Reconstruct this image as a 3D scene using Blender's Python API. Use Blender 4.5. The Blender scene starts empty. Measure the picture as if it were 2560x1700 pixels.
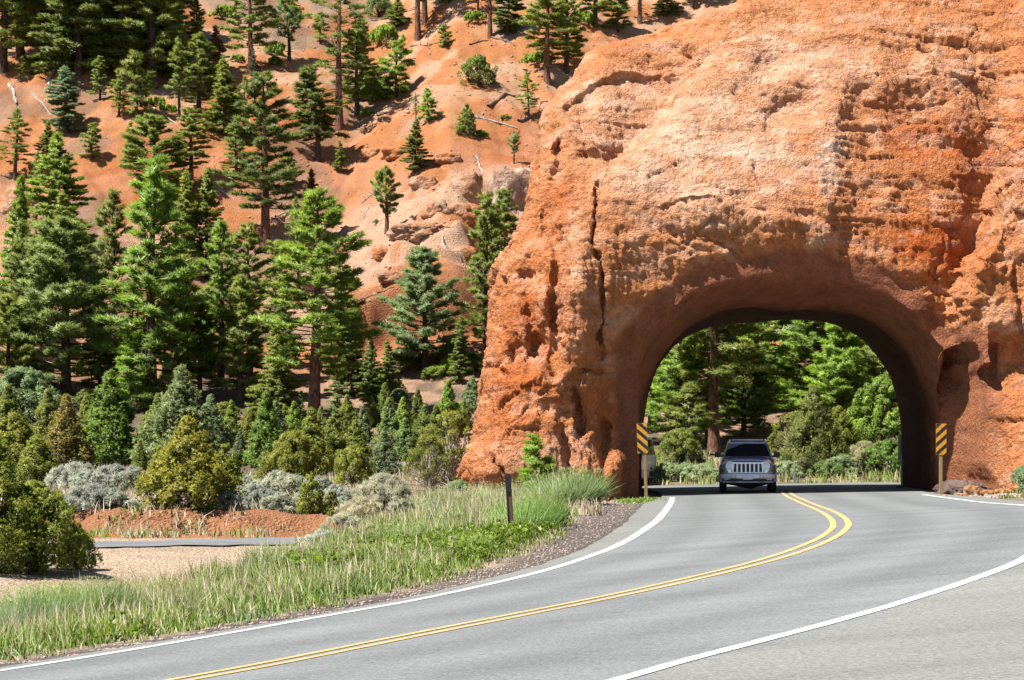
import bpy, bmesh, math
import numpy as np
from mathutils import Vector, Matrix, Euler

scene = bpy.context.scene
COL = scene.collection
R = math.radians

# ------------------------------------------------------------------ camera
FPX, CXP, HOR, EYE = 5200.0, 1280.0, 1113.0, 1.55      # focal length and principal column of the 2560 px wide photograph, eye height
cam = bpy.data.cameras.new('camera')
cam.sensor_width = 36.0
cam.lens = 36.0 * FPX / 2560.0
cam.shift_y = (HOR - 850.0) / 2560.0
cam.clip_end = 2000.0
cam_o = bpy.data.objects.new('camera', cam)
cam_o.location = (0, 0, EYE)
cam_o.rotation_euler = (R(90), 0, 0)
COL.objects.link(cam_o)
scene.camera = cam_o

# ------------------------------------------------------------------ sky and sun
SUN_DIR = Vector((-0.53, -0.28, 1.0)).normalized()      # towards the sun: high, from the left, a little behind the camera
SUN_EL = math.asin(SUN_DIR.z)
SUN_AZ = math.atan2(SUN_DIR.x, SUN_DIR.y)
world = bpy.data.worlds.new('World')
scene.world = world
world.use_nodes = True
wn = world.node_tree.nodes
wl = world.node_tree.links
wn.clear()
w_out = wn.new('ShaderNodeOutputWorld')
w_bg = wn.new('ShaderNodeBackground')
w_sky = wn.new('ShaderNodeTexSky')
w_sky.sky_type = 'NISHITA'
w_sky.sun_disc = False
w_sky.sun_elevation = SUN_EL
w_sky.sun_rotation = SUN_AZ
w_sky.altitude = 2200
w_bg.inputs['Strength'].default_value = 0.066
wl.new(w_sky.outputs[0], w_bg.inputs[0])
wl.new(w_bg.outputs[0], w_out.inputs[0])
sun = bpy.data.lights.new('sun', 'SUN')
sun.energy = 5.0
sun.angle = R(0.53)
sun.color = (1.0, 0.96, 0.91)
sun_o = bpy.data.objects.new('sun', sun)
sun_o.rotation_euler = (-SUN_DIR).to_track_quat('-Z', 'Y').to_euler()
sun_o.location = (-40, -40, 90)
COL.objects.link(sun_o)
scene.view_settings.view_transform = 'Standard'
scene.view_settings.look = 'None'
scene.view_settings.gamma = 1.0
scene.view_settings.use_curve_mapping = False
scene.view_settings.exposure = 1.05
scene.cycles.max_bounces = 8
scene.cycles.diffuse_bounces = 4
scene.cycles.transparent_max_bounces = 8
scene.cycles.use_denoising = True

# ------------------------------------------------------------------ helpers
_T = np.random.default_rng(11).random((32, 32, 32)).astype(np.float32)

def noise(x, y, z, s=1.0, seed=0):
    """smooth value noise in -1..1 at frequency s"""
    x = np.asarray(x, np.float32) * s + seed * 7.31
    y = np.asarray(y, np.float32) * s + seed * 3.77
    z = np.asarray(z, np.float32) * s + seed * 5.19
    x, y, z = np.broadcast_arrays(x, y, z)
    ix, iy, iz = np.floor(x).astype(np.int32), np.floor(y).astype(np.int32), np.floor(z).astype(np.int32)
    fx, fy, fz = x - ix, y - iy, z - iz
    fx = fx * fx * (3 - 2 * fx); fy = fy * fy * (3 - 2 * fy); fz = fz * fz * (3 - 2 * fz)
    ix0, iy0, iz0 = ix & 31, iy & 31, iz & 31
    ix1, iy1, iz1 = (ix + 1) & 31, (iy + 1) & 31, (iz + 1) & 31
    c00 = _T[ix0, iy0, iz0] * (1 - fx) + _T[ix1, iy0, iz0] * fx
    c10 = _T[ix0, iy1, iz0] * (1 - fx) + _T[ix1, iy1, iz0] * fx
    c01 = _T[ix0, iy0, iz1] * (1 - fx) + _T[ix1, iy0, iz1] * fx
    c11 = _T[ix0, iy1, iz1] * (1 - fx) + _T[ix1, iy1, iz1] * fx
    c0 = c00 * (1 - fy) + c10 * fy
    c1 = c01 * (1 - fy) + c11 * fy
    return (c0 * (1 - fz) + c1 * fz) * 2 - 1

def fbm(x, y, z, s=1.0, octaves=4, seed=0, gain=0.5):
    out = 0; a = 1.0
    for k in range(octaves):
        out = out + a * noise(x, y, z, s, seed + k)
        s *= 2.03; a *= gain
    return out

def worley(x, y, z, seed=0):
    """cellular pattern: (distance to the nearest cell border, random value of the cell, second random value)"""
    x = np.asarray(x, np.float32); y = np.asarray(y, np.float32); z = np.asarray(z, np.float32)
    ix, iy, iz = np.floor(x).astype(np.int32), np.floor(y).astype(np.int32), np.floor(z).astype(np.int32)
    f1 = np.full(x.shape, 1e9, np.float32); f2 = f1.copy(); r1 = np.zeros(x.shape, np.float32); r2 = r1.copy()
    for a in (-1, 0, 1):
        for b in (-1, 0, 1):
            for c in (-1, 0, 1):
                jx, jy, jz = ix + a, iy + b, iz + c
                h = (jx * 73 + jy * 157 + jz * 311 + seed * 911)
                p = _T[h & 31, (h >> 5) & 31, (jx * 5 + jz) & 31]; q = _T[(h >> 3) & 31, (jy * 7 + h) & 31, jz & 31]; r = _T[(jy + h) & 31, jx & 31, (h >> 4) & 31]
                d = (jx + p - x)**2 + (jy + q - y)**2 + (jz + r - z)**2
                m_ = d < f1
                f2 = np.where(m_, f1, np.minimum(f2, d)); f1 = np.where(m_, d, f1)
                r1 = np.where(m_, q, r1); r2 = np.where(m_, r, r2)
    return np.sqrt(f2) - np.sqrt(f1), r1, r2

def sstep(a, b, x):
    t = np.clip((np.asarray(x, float) - a) / (b - a), 0, 1)
    return t * t * (3 - 2 * t)

def mixc(a, b, t):
    t = np.asarray(t)[..., None]
    return np.asarray(a) * (1 - t) + np.asarray(b) * t

def mesh_np(name, V, tris=None, quads=None, smooth=False):
    me = bpy.data.meshes.new(name)
    V = np.ascontiguousarray(V, np.float32)
    me.vertices.add(len(V))
    me.vertices.foreach_set('co', V.ravel())
    loops = []; starts = []; n = 0
    if quads is not None and len(quads):
        q = np.asarray(quads, np.int32); loops.append(q.ravel()); starts.append(np.arange(len(q), dtype=np.int32) * 4); n = q.size
    if tris is not None and len(tris):
        t = np.asarray(tris, np.int32); loops.append(t.ravel()); starts.append(n + np.arange(len(t), dtype=np.int32) * 3)
    loops = np.concatenate(loops); starts = np.concatenate(starts)
    me.loops.add(len(loops)); me.loops.foreach_set('vertex_index', loops)
    me.polygons.add(len(starts)); me.polygons.foreach_set('loop_start', starts)
    me.polygons.foreach_set('use_smooth', np.full(len(starts), smooth, dtype=bool))
    me.update(calc_edges=True)
    return me

def color_attr(me, name, C):
    a = me.color_attributes.new(name, 'FLOAT_COLOR', 'POINT')
    C = np.asarray(C, np.float32)
    if C.shape[1] == 3:
        C = np.c_[C, np.ones(len(C), np.float32)]
    a.data.foreach_set('color', np.ascontiguousarray(C, np.float32).ravel())

def obj(name, me, mat=None, parent=None, loc=None):
    o = bpy.data.objects.new(name, me)
    COL.objects.link(o)
    if mat is not None and not me.materials:
        me.materials.append(mat)
    if parent is not None:
        o.parent = parent
    if loc is not None:
        o.location = loc
    return o

def tag(o, label=None, cat=None, group=None, kind=None):
    if label: o['label'] = label
    if cat: o['category'] = cat
    if group: o['group'] = group
    if kind: o['kind'] = kind
    return o

def empty(name, loc=(0, 0, 0), rz=0.0):
    o = bpy.data.objects.new(name, None)
    o.empty_display_size = 0.2
    o.location = loc
    o.rotation_euler = (0, 0, rz)
    COL.objects.link(o)
    return o

class MB:
    """collects boxes, tubes, lathes and lofts; build() links them as one mesh"""
    def __init__(self): self.v = []; self.f = []
    def add(self, V, Fs):
        n = len(self.v); self.v += [tuple(p) for p in V]; self.f += [tuple(i + n for i in f) for f in Fs]; return self
    def box(self, x0, x1, y0, y1, z0, z1, M=None):
        V = [Vector((x, y, z)) for x in (x0, x1) for y in (y0, y1) for z in (z0, z1)]
        if M is not None: V = [M @ p for p in V]
        return self.add(V, [(0, 1, 3, 2), (4, 6, 7, 5), (0, 4, 5, 1), (2, 3, 7, 6), (0, 2, 6, 4), (1, 5, 7, 3)])
    def tube(self, pts, rad, n=8, cap=True):
        P = [Vector(p) for p in pts]
        if not hasattr(rad, '__len__'): rad = [rad] * len(P)
        V = []; Fs = []
        for i, p in enumerate(P):
            d = (P[min(i + 1, len(P) - 1)] - P[max(i - 1, 0)]).normalized()
            a = d.orthogonal().normalized() if i == 0 else (a - d * a.dot(d)).normalized()
            b = d.cross(a)
            V += [p + (a * math.cos(2 * math.pi * k / n) + b * math.sin(2 * math.pi * k / n)) * rad[i] for k in range(n)]
        for i in range(len(P) - 1):
            for k in range(n):
                Fs.append((i * n + k, i * n + (k + 1) % n, (i + 1) * n + (k + 1) % n, (i + 1) * n + k))
        if cap:
            Fs.append(tuple(range(n - 1, -1, -1))); Fs.append(tuple((len(P) - 1) * n + k for k in range(n)))
        return self.add(V, Fs)
    def lathe(self, prof, n=24, M=None):
        """profile of (radius, height) turned about the y axis"""
        V = []; Fs = []
        for r, h in prof:
            V += [Vector((r * math.cos(2 * math.pi * k / n), h, r * math.sin(2 * math.pi * k / n))) for k in range(n)]
        for i in range(len(prof) - 1):
            for k in range(n):
                Fs.append((i * n + k, (i + 1) * n + k, (i + 1) * n + (k + 1) % n, i * n + (k + 1) % n))
        Fs.append(tuple(range(n))); Fs.append(tuple((len(prof) - 1) * n + k for k in range(n - 1, -1, -1)))
        if M is not None: V = [M @ p for p in V]
        return self.add(V, Fs)
    def loft(self, secs, cap=True):
        n = len(secs[0]); V = [p for s in secs for p in s]; Fs = []
        for i in range(len(secs) - 1):
            for k in range(n):
                Fs.append((i * n + k, i * n + (k + 1) % n, (i + 1) * n + (k + 1) % n, (i + 1) * n + k))
        if cap:
            Fs.append(tuple(range(n - 1, -1, -1))); Fs.append(tuple((len(secs) - 1) * n + k for k in range(n)))
        return self.add(V, Fs)
    def prism(self, poly, y0, y1):
        """polygon in (x, z) extruded along y"""
        n = len(poly)
        V = [(x, y0, z) for x, z in poly] + [(x, y1, z) for x, z in poly]
        Fs = [tuple(range(n)), tuple(range(2 * n - 1, n - 1, -1))]
        for k in range(n):
            Fs.append((k, k + n, (k + 1) % n + n, (k + 1) % n))
        return self.add(V, Fs)
    def build(self, name, mat, parent=None, smooth=False, bevel=0.0, seg=2, angle=30):
        me = bpy.data.meshes.new(name)
        me.from_pydata(self.v, [], self.f)
        bm = bmesh.new(); bm.from_mesh(me)
        bmesh.ops.recalc_face_normals(bm, faces=bm.faces)
        bm.to_mesh(me); bm.free()
        o = obj(name, me, mat, parent)
        if smooth:
            me.polygons.foreach_set('use_smooth', np.ones(len(me.polygons), bool))
            me.set_sharp_from_angle(angle=R(angle))
        if bevel:
            m = o.modifiers.new('bevel', 'BEVEL'); m.width = bevel; m.segments = seg; m.limit_method = 'ANGLE'; m.angle_limit = R(40)
        return o

# ------------------------------------------------------------------ materials
MATS = {}
def new_mat(name):
    m = bpy.data.materials.new(name); m.use_nodes = True
    nt = m.node_tree; nt.nodes.clear()
    out = nt.nodes.new('ShaderNodeOutputMaterial')
    MATS[name] = m
    return m, nt.nodes, nt.links, out

def simple(name, col, rough=0.6, metal=0.0, spec=0.5, coat=0.0, noise_amt=0.12, noise_scale=9.0, bump=0.0):
    m, n, l, out = new_mat(name)
    b = n.new('ShaderNodeBsdfPrincipled')
    b.inputs['Roughness'].default_value = rough
    b.inputs['Metallic'].default_value = metal
    b.inputs['Specular IOR Level'].default_value = spec
    b.inputs['Coat Weight'].default_value = coat
    tc = n.new('ShaderNodeTexCoord'); nz = n.new('ShaderNodeTexNoise')
    nz.inputs['Scale'].default_value = noise_scale; nz.inputs['Detail'].default_value = 5
    l.new(tc.outputs['Object'], nz.inputs['Vector'])
    mx = n.new('ShaderNodeMix'); mx.data_type = 'RGBA'
    mx.inputs['A'].default_value = tuple(c * (1 - noise_amt) for c in col) + (1,)
    mx.inputs['B'].default_value = tuple(min(1, c * (1 + noise_amt)) for c in col) + (1,)
    l.new(nz.outputs['Fac'], mx.inputs['Factor'])
    l.new(mx.outputs['Result'], b.inputs['Base Color'])
    if bump:
        bp = n.new('ShaderNodeBump'); bp.inputs['Strength'].default_value = bump; bp.inputs['Distance'].default_value = 0.02
        l.new(nz.outputs['Fac'], bp.inputs['Height']); l.new(bp.outputs[0], b.inputs['Normal'])
    l.new(b.outputs[0], out.inputs[0])
    return m
# ------------------------------------------------------------------ road alignment (metres, plan view)
def catmull(P, n=14):
    P = np.asarray(P, float)
    Q = np.vstack([2 * P[0] - P[1], P, 2 * P[-1] - P[-2]])
    out = []
    for i in range(1, len(Q) - 2):
        p0, p1, p2, p3 = Q[i - 1:i + 3]
        for t in np.linspace(0, 1, n, endpoint=False):
            # centripetal-like, softened tangents keep uneven spacing from looping
            d1 = np.linalg.norm(p2 - p1)
            m1 = (p2 - p0) / max(np.linalg.norm(p2 - p1) + np.linalg.norm(p1 - p0), 1e-6) * d1
            m2 = (p3 - p1) / max(np.linalg.norm(p3 - p2) + np.linalg.norm(p2 - p1), 1e-6) * d1
            h = [2*t**3 - 3*t**2 + 1, t**3 - 2*t**2 + t, -2*t**3 + 3*t**2, t**3 - t**2]
            out.append(h[0]*p1 + h[1]*m1 + h[2]*p2 + h[3]*m2)
    out.append(Q[-2])
    return np.array(out)

def resample(P, step):
    s = np.r_[0, np.cumsum(np.linalg.norm(np.diff(P, axis=0), axis=1))]
    t = np.arange(0, s[-1], step)
    return np.c_[np.interp(t, s, P[:, 0]), np.interp(t, s, P[:, 1])]

def normals2(P):
    T = np.gradient(P, axis=0); T /= np.linalg.norm(T, axis=1)[:, None]
    return np.c_[-T[:, 1], T[:, 0]]                 # to the left of travel (travel = away from the camera)

LINE_L = catmull([(-42, -30), (-24, -4), (-12.5, 9.2), (-6.6, 16.4), (-4.62, 18.77), (-3.84, 19.69), (-3.01, 20.86), (-2.08, 22.35), (-1.02, 24.05), (0.35, 27.5), (1.31, 31.05), (1.78, 33.38), (2.27, 36.56), (2.97, 42.03), (4.04, 53.2), (4.78, 61.89)])
EDGE_L = catmull([(-42, -30), (-24, -4), (-12.5, 9.2), (-6.6, 16.4), (-4.62, 18.77), (-3.01, 20.86), (-1.02, 24.05), (0.35, 27.5), (1.31, 31.05), (2.27, 36.56), (2.97, 42.03), (4.04, 53.2), (4.78, 61.89), (5.1, 68), (5.0, 73), (4.4, 77), (3.4, 80)])
LINE_Y = catmull([(-38, -34), (-20, -6), (-9.0, 8.2), (-4.6, 13.9), (-2.6, 16.36), (-2.0, 17.13), (-1.33, 18.15), (-0.8, 18.97), (0.91, 21.53), (2.01, 23.47), (3.08, 25.7), (3.98, 28.14), (4.83, 31.27), (5.55, 35.11), (6.37, 41.92), (7.36, 52.03), (8.52, 64.5), (8.8, 67)])
LINE_R = catmull([(-33, -40), (-16, -10), (-5.5, 4.2), (-1.2, 10.7), (0.7, 13.69), (1.25, 14.61), (2.03, 15.77), (2.96, 17.22), (4.17, 19.39), (5.44, 22.1), (7.6, 28.2), (8.75, 33.2), (9.9, 39.6), (11.2, 49.0), (11.75, 56.2), (12.1, 61)])
EDGE_R = catmull([(-31, -41), (-10, -14), (3, 2), (10, 9.2), (13, 16), (12.5, 24), (11.8, 32), (11.9, 40), (12.3, 48), (12.6, 55), (12.7, 61), (12.8, 67), (13.3, 72), (15, 75.0), (20, 77.5), (30, 79.5)])

def surf(x, y):
    """banked road surface: leans to the inside of the bend, levels out at the tunnel"""
    x = np.asarray(x, float); y = np.asarray(y, float)
    s = sstep(26, 52, y)
    b = 0.085 + (0.015 - 0.085) * s
    return b * (np.clip(x, -9, 13) - 5) - 0.008 * (np.clip(y, 4, 60) - 60)

EL = resample(EDGE_L, 0.5); ER = resample(EDGE_R, 0.5)
EL = EL + normals2(EL) * np.interp(EL[:, 1], [20, 40, 55, 62], [0.38, 0.6, 0.7, 0.3])[:, None]

def dist_signed(P, x, y, left=True):
    """distance to polyline P, positive on its left (left=True) or right"""
    x = np.asarray(x, float).ravel(); y = np.asarray(y, float).ravel()
    A = P[:-1]; D = P[1:] - A; L2 = (D**2).sum(1)
    best = np.full(len(x), 1e9); sgn = np.zeros(len(x))
    for k0 in range(0, len(x), 20000):
        xs = x[k0:k0+20000, None] - A[None, :, 0]; ys = y[k0:k0+20000, None] - A[None, :, 1]
        t = np.clip((xs * D[:, 0] + ys * D[:, 1]) / L2, 0, 1)
        dx = xs - t * D[:, 0]; dy = ys - t * D[:, 1]
        d2 = dx * dx + dy * dy
        i = d2.argmin(1); r = np.arange(len(i))
        best[k0:k0+20000] = np.sqrt(d2[r, i])
        cr = D[i, 0] * ys[r, i] - D[i, 1] * xs[r, i]
        sgn[k0:k0+20000] = np.where(cr >= 0, 1, -1)
    return best * sgn * (1 if left else -1)

ELc = EL[::2]; ERc = ER[::2]

PROF_Y = [-60, 10, 30, 42, 44.7, 45.3, 60, 75, 90, 100, 112, 140, 165, 200, 260, 400]
PROF_Z = [-0.8, -0.40, -0.34, -0.38, -0.36, 0.10, 0.16, 0.35, 1.25, 2.75, 6.15, 23, 38, 56.5, 80, 118]
SPUR_X = [-60, -40, -27, -18, -11, -4, 3, 10, 20, 40]
SPUR_S = [0, 0.5, 2.2, 0.3, -2.6, 2.4, 1.0, -0.6, 0.8, 0]

def natural(x, y):
    yy = y + (0.9 * noise(x, 0, 0, 0.35, 3) + 0.35 * noise(x, 0, 0, 1.4, 4)) * sstep(40, 44, y) * (1 - sstep(47, 60, y))
    hill = sstep(98, 122, y)
    yy = yy + np.interp(x, SPUR_X, SPUR_S) * hill
    z = np.interp(yy, PROF_Y, PROF_Z)
    for dy in (-2.0, 2.0):
        z = z + np.interp(yy + dy * sstep(80, 100, y), PROF_Y, PROF_Z)
    z = z / 3.0
    z = z + hill * (0.9 * noise(x, y, 0, 0.11, 5) + 0.35 * noise(x, y, 0, 0.33, 6))
    # cut cliff at the hill's foot
    win = sstep(-11.5, -9, x) * (1 - sstep(-3.2, -1, x))
    yc = 112.8 + 0.7 * noise(x, 0, 0, 0.6, 9) + 0.25 * noise(x, 0, 0, 2.2, 19)
    z = z + win * (2.6 * sstep(0, 0.5, y - yc) * (1 - sstep(3, 20, y - yc)))
    # ledges of harder rock
    led = sstep(113.5, 116, y) * (1 - sstep(128, 133, y)) * sstep(-17, -13, x) + 0.7 * sstep(108, 112, y) * (1 - sstep(124, 130, y)) * (1 - sstep(-21, -18, x))
    t = z / 1.25 + 0.75 * noise(x, y, 0, 0.22, 12) + 0.2 * noise(x, y, 0, 0.9, 13)
    fr = t - np.floor(t)
    zq = z + 1.25 * (sstep(0.62, 0.86, fr) - fr)
    z = z + (zq - z) * np.clip(led, 0, 1) * (0.55 + 0.45 * noise(x, y, 0, 0.25, 21))
    far = sstep(100, 115, y)
    cl_ = np.clip(led, 0, 1)
    wd_, wr1, wr2 = worley(x * 0.55, y * 0.42, z * 0.8, 3)
    z = z + cl_ * (0.55 * (wr1 - 0.5) + 0.25 * sstep(0.0, 0.25, wd_)) * sstep(0.35, 0.75, wr2 + 0.4 * noise(x, y, 0, 0.3, 36))
    z = z + cl_ * (0.30 * (np.abs(noise(x, y, 0, 0.9, 33)) - 0.3) + 0.22 * (np.abs(noise(x, y, 0, 2.1, 34)) - 0.3)) + 0.05 * far * np.abs(noise(x, y, 0, 2.4, 35))
    z = z + 0.16 * (np.abs(noise(x, y, 0, 1.6, 44)) - 0.2) * sstep(43.2, 44.6, y) * (1 - sstep(46, 47.5, y))
    xw_ = x + 1.2 * noise(x, y, 0, 0.2, 37)
    z = z + far * (1 - 0.6 * cl_) * (0.30 * (np.abs(noise(xw_ * 0.75, y * 0.10, 0, 1, 38)) - 0.35) + 0.13 * (np.abs(noise(xw_ * 2.1, y * 0.22, 0, 1, 39)) - 0.35))
    z = z + (0.10 * fbm(x, y, 0, 0.9, 3, 31) * (0.4 + far)) * sstep(46, 60, y) + 0.02 * fbm(x, y, 0, 2.5, 2, 41)
    return z, led

def ground_full(x, y):
    """height, distance left of the asphalt, distance right of it, ledge weight"""
    x = np.asarray(x, float).ravel(); y = np.asarray(y, float).ravel()
    dl = np.full(len(x), 50.0); dr = np.full(len(x), 50.0)
    near = (y < 100) & (np.abs(x) < 60)
    if near.any():
        dl[near] = dist_signed(ELc, x[near], y[near], True)
        dr[near] = dist_signed(ERc, x[near], y[near], False)
    zn, led = natural(x, y)
    s = surf(x, y)
    on = (dl <= 0) & (dr <= 0) & (y < 79.6)
    rough = 0.03 * fbm(x, y, 0, 1.6, 3, 51)
    # left verge: level gravel, then the bank falls to the flat
    zl = s - 0.035 - 0.02 * sstep(0, 1.0, dl) - 0.16 * sstep(1.0, 4.2, dl) + rough * sstep(0.5, 1.5, dl)
    w = sstep(3.4, 8.5, dl)
    # towards the tunnel the verge stays at road level up to the rock
    zl = zl * (1 - w) + zn * w
    # right side: rubble rising to the rock
    zr = s - 0.035 + 0.10 * sstep(0.6, 2.4, dr) + rough * sstep(0.3, 1, dr)
    wr = sstep(2.5, 7, dr)
    zr = zr * (1 - wr) + np.maximum(zn, s + 0.1) * wr
    beyond = (dl <= 0) & (dr <= 0) & (y >= 79.6)
    zl = np.where(beyond, s - 0.05, zl)
    z = np.where(on, s - 0.06, np.where((dl > 0) | beyond, np.where(dr > 0, np.minimum(zl, zr), zl), zr))
    z = np.where(near, z, zn)
    ff = sstep(80, 88, y)
    z = np.where(on & near, z, z * (1 - ff) + zn * ff)
    return z, dl, dr, led

def gz(x, y):
    return float(ground_full([x], [y])[0][0])

def at(u, v, Y):
    return Vector(((u - CXP) / FPX * Y, Y, EYE + (HOR - v) / FPX * Y))

def ground_hit(u, v, y0=20.0, y1=190.0):
    """the place on the ground seen in the photograph at column u, row v"""
    ys = np.linspace(y0, y1, 1100)
    xs = (u - CXP) / FPX * ys
    g = ground_full(xs, ys)[0]
    ray = EYE + (HOR - v) / FPX * ys
    i = int(np.argmax(g >= ray)) if (g >= ray).any() else len(ys) - 1
    return float(xs[i]), float(ys[i]), float(g[i])

# ------------------------------------------------------------------ ground sheet
def axis(segs):
    out = []
    for a, b, st in segs:
        out.append(np.arange(a, b, st))
    return np.concatenate(out + [np.array([segs[-1][1]])])
GX = axis([(-420, -120, 30), (-120, -44, 4), (-44, -36, 0.8), (-36, 24, 0.22), (24, 40, 0.8), (40, 120, 4), (120, 420, 30)])
GY = axis([(-120, -20, 10), (-20, 14, 1.0), (14, 44, 0.25), (44, 48, 0.1), (48, 100, 0.28), (100, 111, 0.2), (111, 116, 0.1), (116, 160, 0.2), (160, 185, 0.5), (185, 260, 5), (260, 620, 40)])
gx, gy = np.meshgrid(GX, GY)
zz, dl, dr, led = ground_full(gx, gy)
X, Y = gx.ravel(), gy.ravel()
nx, ny = len(GX), len(GY)
ii = np.arange(nx * ny).reshape(ny, nx)
quads = np.stack([ii[:-1, :-1], ii[:-1, 1:], ii[1:, 1:], ii[1:, :-1]], -1).reshape(-1, 4)
# pigments of the ground
n1 = noise(X, Y, 0, 0.13, 61); n2 = fbm(X, Y, 0, 0.5, 3, 62); n3 = noise(X, Y, 0, 2.3, 66)
orange = np.array([0.55, 0.215, 0.082]); deep = np.array([0.50, 0.145, 0.045]); tan = np.array([0.56, 0.345, 0.215]); pink = np.array([0.60, 0.36, 0.235])
grey = np.array([0.33, 0.245, 0.19]); sand = np.array([0.64, 0.465, 0.325]); duff = np.array([0.145, 0.105, 0.075]); gravel = np.array([0.27, 0.215, 0.185]); palegr = np.array([0.42, 0.31, 0.24])
redbank = np.array([0.42, 0.185, 0.090])
C = np.tile(orange, (len(X), 1))
C = mixc(C, deep, sstep(0.05, 0.5, n1 + 0.4 * n2) * sstep(118, 126, Y) * (1 - sstep(142, 150, Y)))
C = mixc(C, tan, np.clip(sstep(-0.3, 0.5, n2 + 0.3 * n1), 0, 1) * (0.35 * sstep(118, 128, Y) + 0.5 * sstep(136, 148, Y)))
C = mixc(C, pink, np.clip(led, 0, 1) * sstep(-0.5, 0.25, n2 + 0.3))
C = mixc(C, grey, sstep(0.25, 0.6, -n1 + 0.3 * n2) * 0.7 * sstep(112, 125, Y) * (1 - np.clip(led, 0, 1)))
flat = 1 - sstep(104, 116, Y + 3 * n1)
C = mixc(C, mixc(mixc(palegr, pink * 0.8, sstep(85, 95, Y)), duff * 1.3, sstep(-0.1, 0.5, n2 + 0.25 * sstep(70, 80, Y) + 0.30 * sstep(92, 98, Y) * (X < -13) - 0.35 * sstep(92, 98, Y) * (X > -11))), flat)
C = mixc(C, tan * 0.9, sstep(46, 48, Y) * (1 - sstep(56, 68, Y)) * 0.7 * (X < 3))
C = mixc(C, sand, (1 - sstep(42.5, 43.6, Y)) * (dl > 0))
bank = sstep(42.6, 43.8, Y + 0.4 * n2) * (1 - sstep(45.6, 46.2, Y + 0.3 * n2)) * (X < 1)
C = mixc(C, mixc(redbank, orange * 0.95, (1 - sstep(43.8, 44.6, Y)) * sstep(-0.4, 0.4, n2)), bank)
cl = sstep(-12, -9.5, X) * (1 - sstep(-3, -0.8, X)) * sstep(111.6, 112.3, Y) * (1 - sstep(113.6, 114.4, Y))
C = mixc(C, np.array([0.42, 0.165, 0.075]), cl)
vw = np.interp(Y, [15, 36, 44, 54, 60], [1.15, 1.3, 1.6, 2.0, 2.4])
verge = (dl > 0) & (dl < 9) & (Y < 60)
C = mixc(C, np.array([0.24, 0.19, 0.105]), np.where(verge, sstep(vw * 0.9, vw * 1.15, dl) * (1 - sstep(4.5, 6.5, dl)), 0))
gcol = mixc(mixc(gravel * 0.85, gravel * 0.6, sstep(-0.2, 0.5, n3)), palegr * 1.15, sstep(0.55, 1.0, dl / vw + 0.2 * n2))
C = np.where(((dl > -1) & (Y < 82))[:, None], mixc(gcol, C, sstep(vw * 0.85, vw * 1.15, dl + 0.25 * n2)), C)
rub = mixc(mixc(gravel * 1.1, palegr, sstep(0.2, 1.2, dr + 0.3 * n2)), orange * 0.9, sstep(1.2, 2.6, dr + 0.5 * n2))
C = np.where(((dr > -1) & (Y < 72))[:, None], mixc(rub, C, sstep(5, 8, dr)), C)
lit_ = sstep(0.1, 0.55, fbm(X, Y, 0, 0.28, 3, 68)) * sstep(108, 116, Y) * (1 - sstep(-14, -6, X)) * 0.6
C = mixc(C, np.array([0.24, 0.165, 0.115]), lit_)
C = C * (1 + 0.10 * n3[:, None] + 0.12 * n2[:, None])
me = mesh_np('ground', np.c_[X, Y, zz], quads=quads, smooth=True)
color_attr(me, 'pigment', np.clip(C * np.array([0.765, 0.785, 0.775]), 0.01, 0.9))

m, n, l, out = new_mat('soil')
at_ = n.new('ShaderNodeAttribute'); at_.attribute_name = 'pigment'
b = n.new('ShaderNodeBsdfPrincipled'); b.inputs['Roughness'].default_value = 0.95; b.inputs['Specular IOR Level'].default_value = 0.15
tc = n.new('ShaderNodeTexCoord')
na = n.new('ShaderNodeTexNoise'); na.inputs['Scale'].default_value = 7.0; na.inputs['Detail'].default_value = 8; na.inputs['Roughness'].default_value = 0.7
vo = n.new('ShaderNodeTexVoronoi'); vo.inputs['Scale'].default_value = 16.0; vo.inputs['Randomness'].default_value = 1.0
l.new(tc.outputs['Object'], na.inputs['Vector']); l.new(tc.outputs['Object'], vo.inputs['Vector'])
hs = n.new('ShaderNodeHueSaturation')
mr = n.new('ShaderNodeMapRange'); mr.inputs['From Min'].default_value = 0.3; mr.inputs['From Max'].default_value = 0.7; mr.inputs['To Min'].default_value = 0.72; mr.inputs['To Max'].default_value = 1.25
l.new(na.outputs['Fac'], mr.inputs['Value']); l.new(mr.outputs[0], hs.inputs['Value']); l.new(at_.outputs['Color'], hs.inputs['Color'])
l.new(hs.outputs[0], b.inputs['Base Color'])
ad = n.new('ShaderNodeMath'); ad.operation = 'ADD'
l.new(na.outputs['Fac'], ad.inputs[0])
ms = n.new('ShaderNodeMath'); ms.operation = 'MULTIPLY'; ms.inputs[1].default_value = -0.5
l.new(vo.outputs['Distance'], ms.inputs[0]); l.new(ms.outputs[0], ad.inputs[1])
bp = n.new('ShaderNodeBump'); bp.inputs['Strength'].default_value = 1.0; bp.inputs['Distance'].default_value = 0.13
l.new(ad.outputs[0], bp.inputs['Height']); l.new(bp.outputs[0], b.inputs['Normal'])
l.new(b.outputs[0], out.inputs[0])
tag(obj('ground', me, MATS['soil']), kind='structure')

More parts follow.
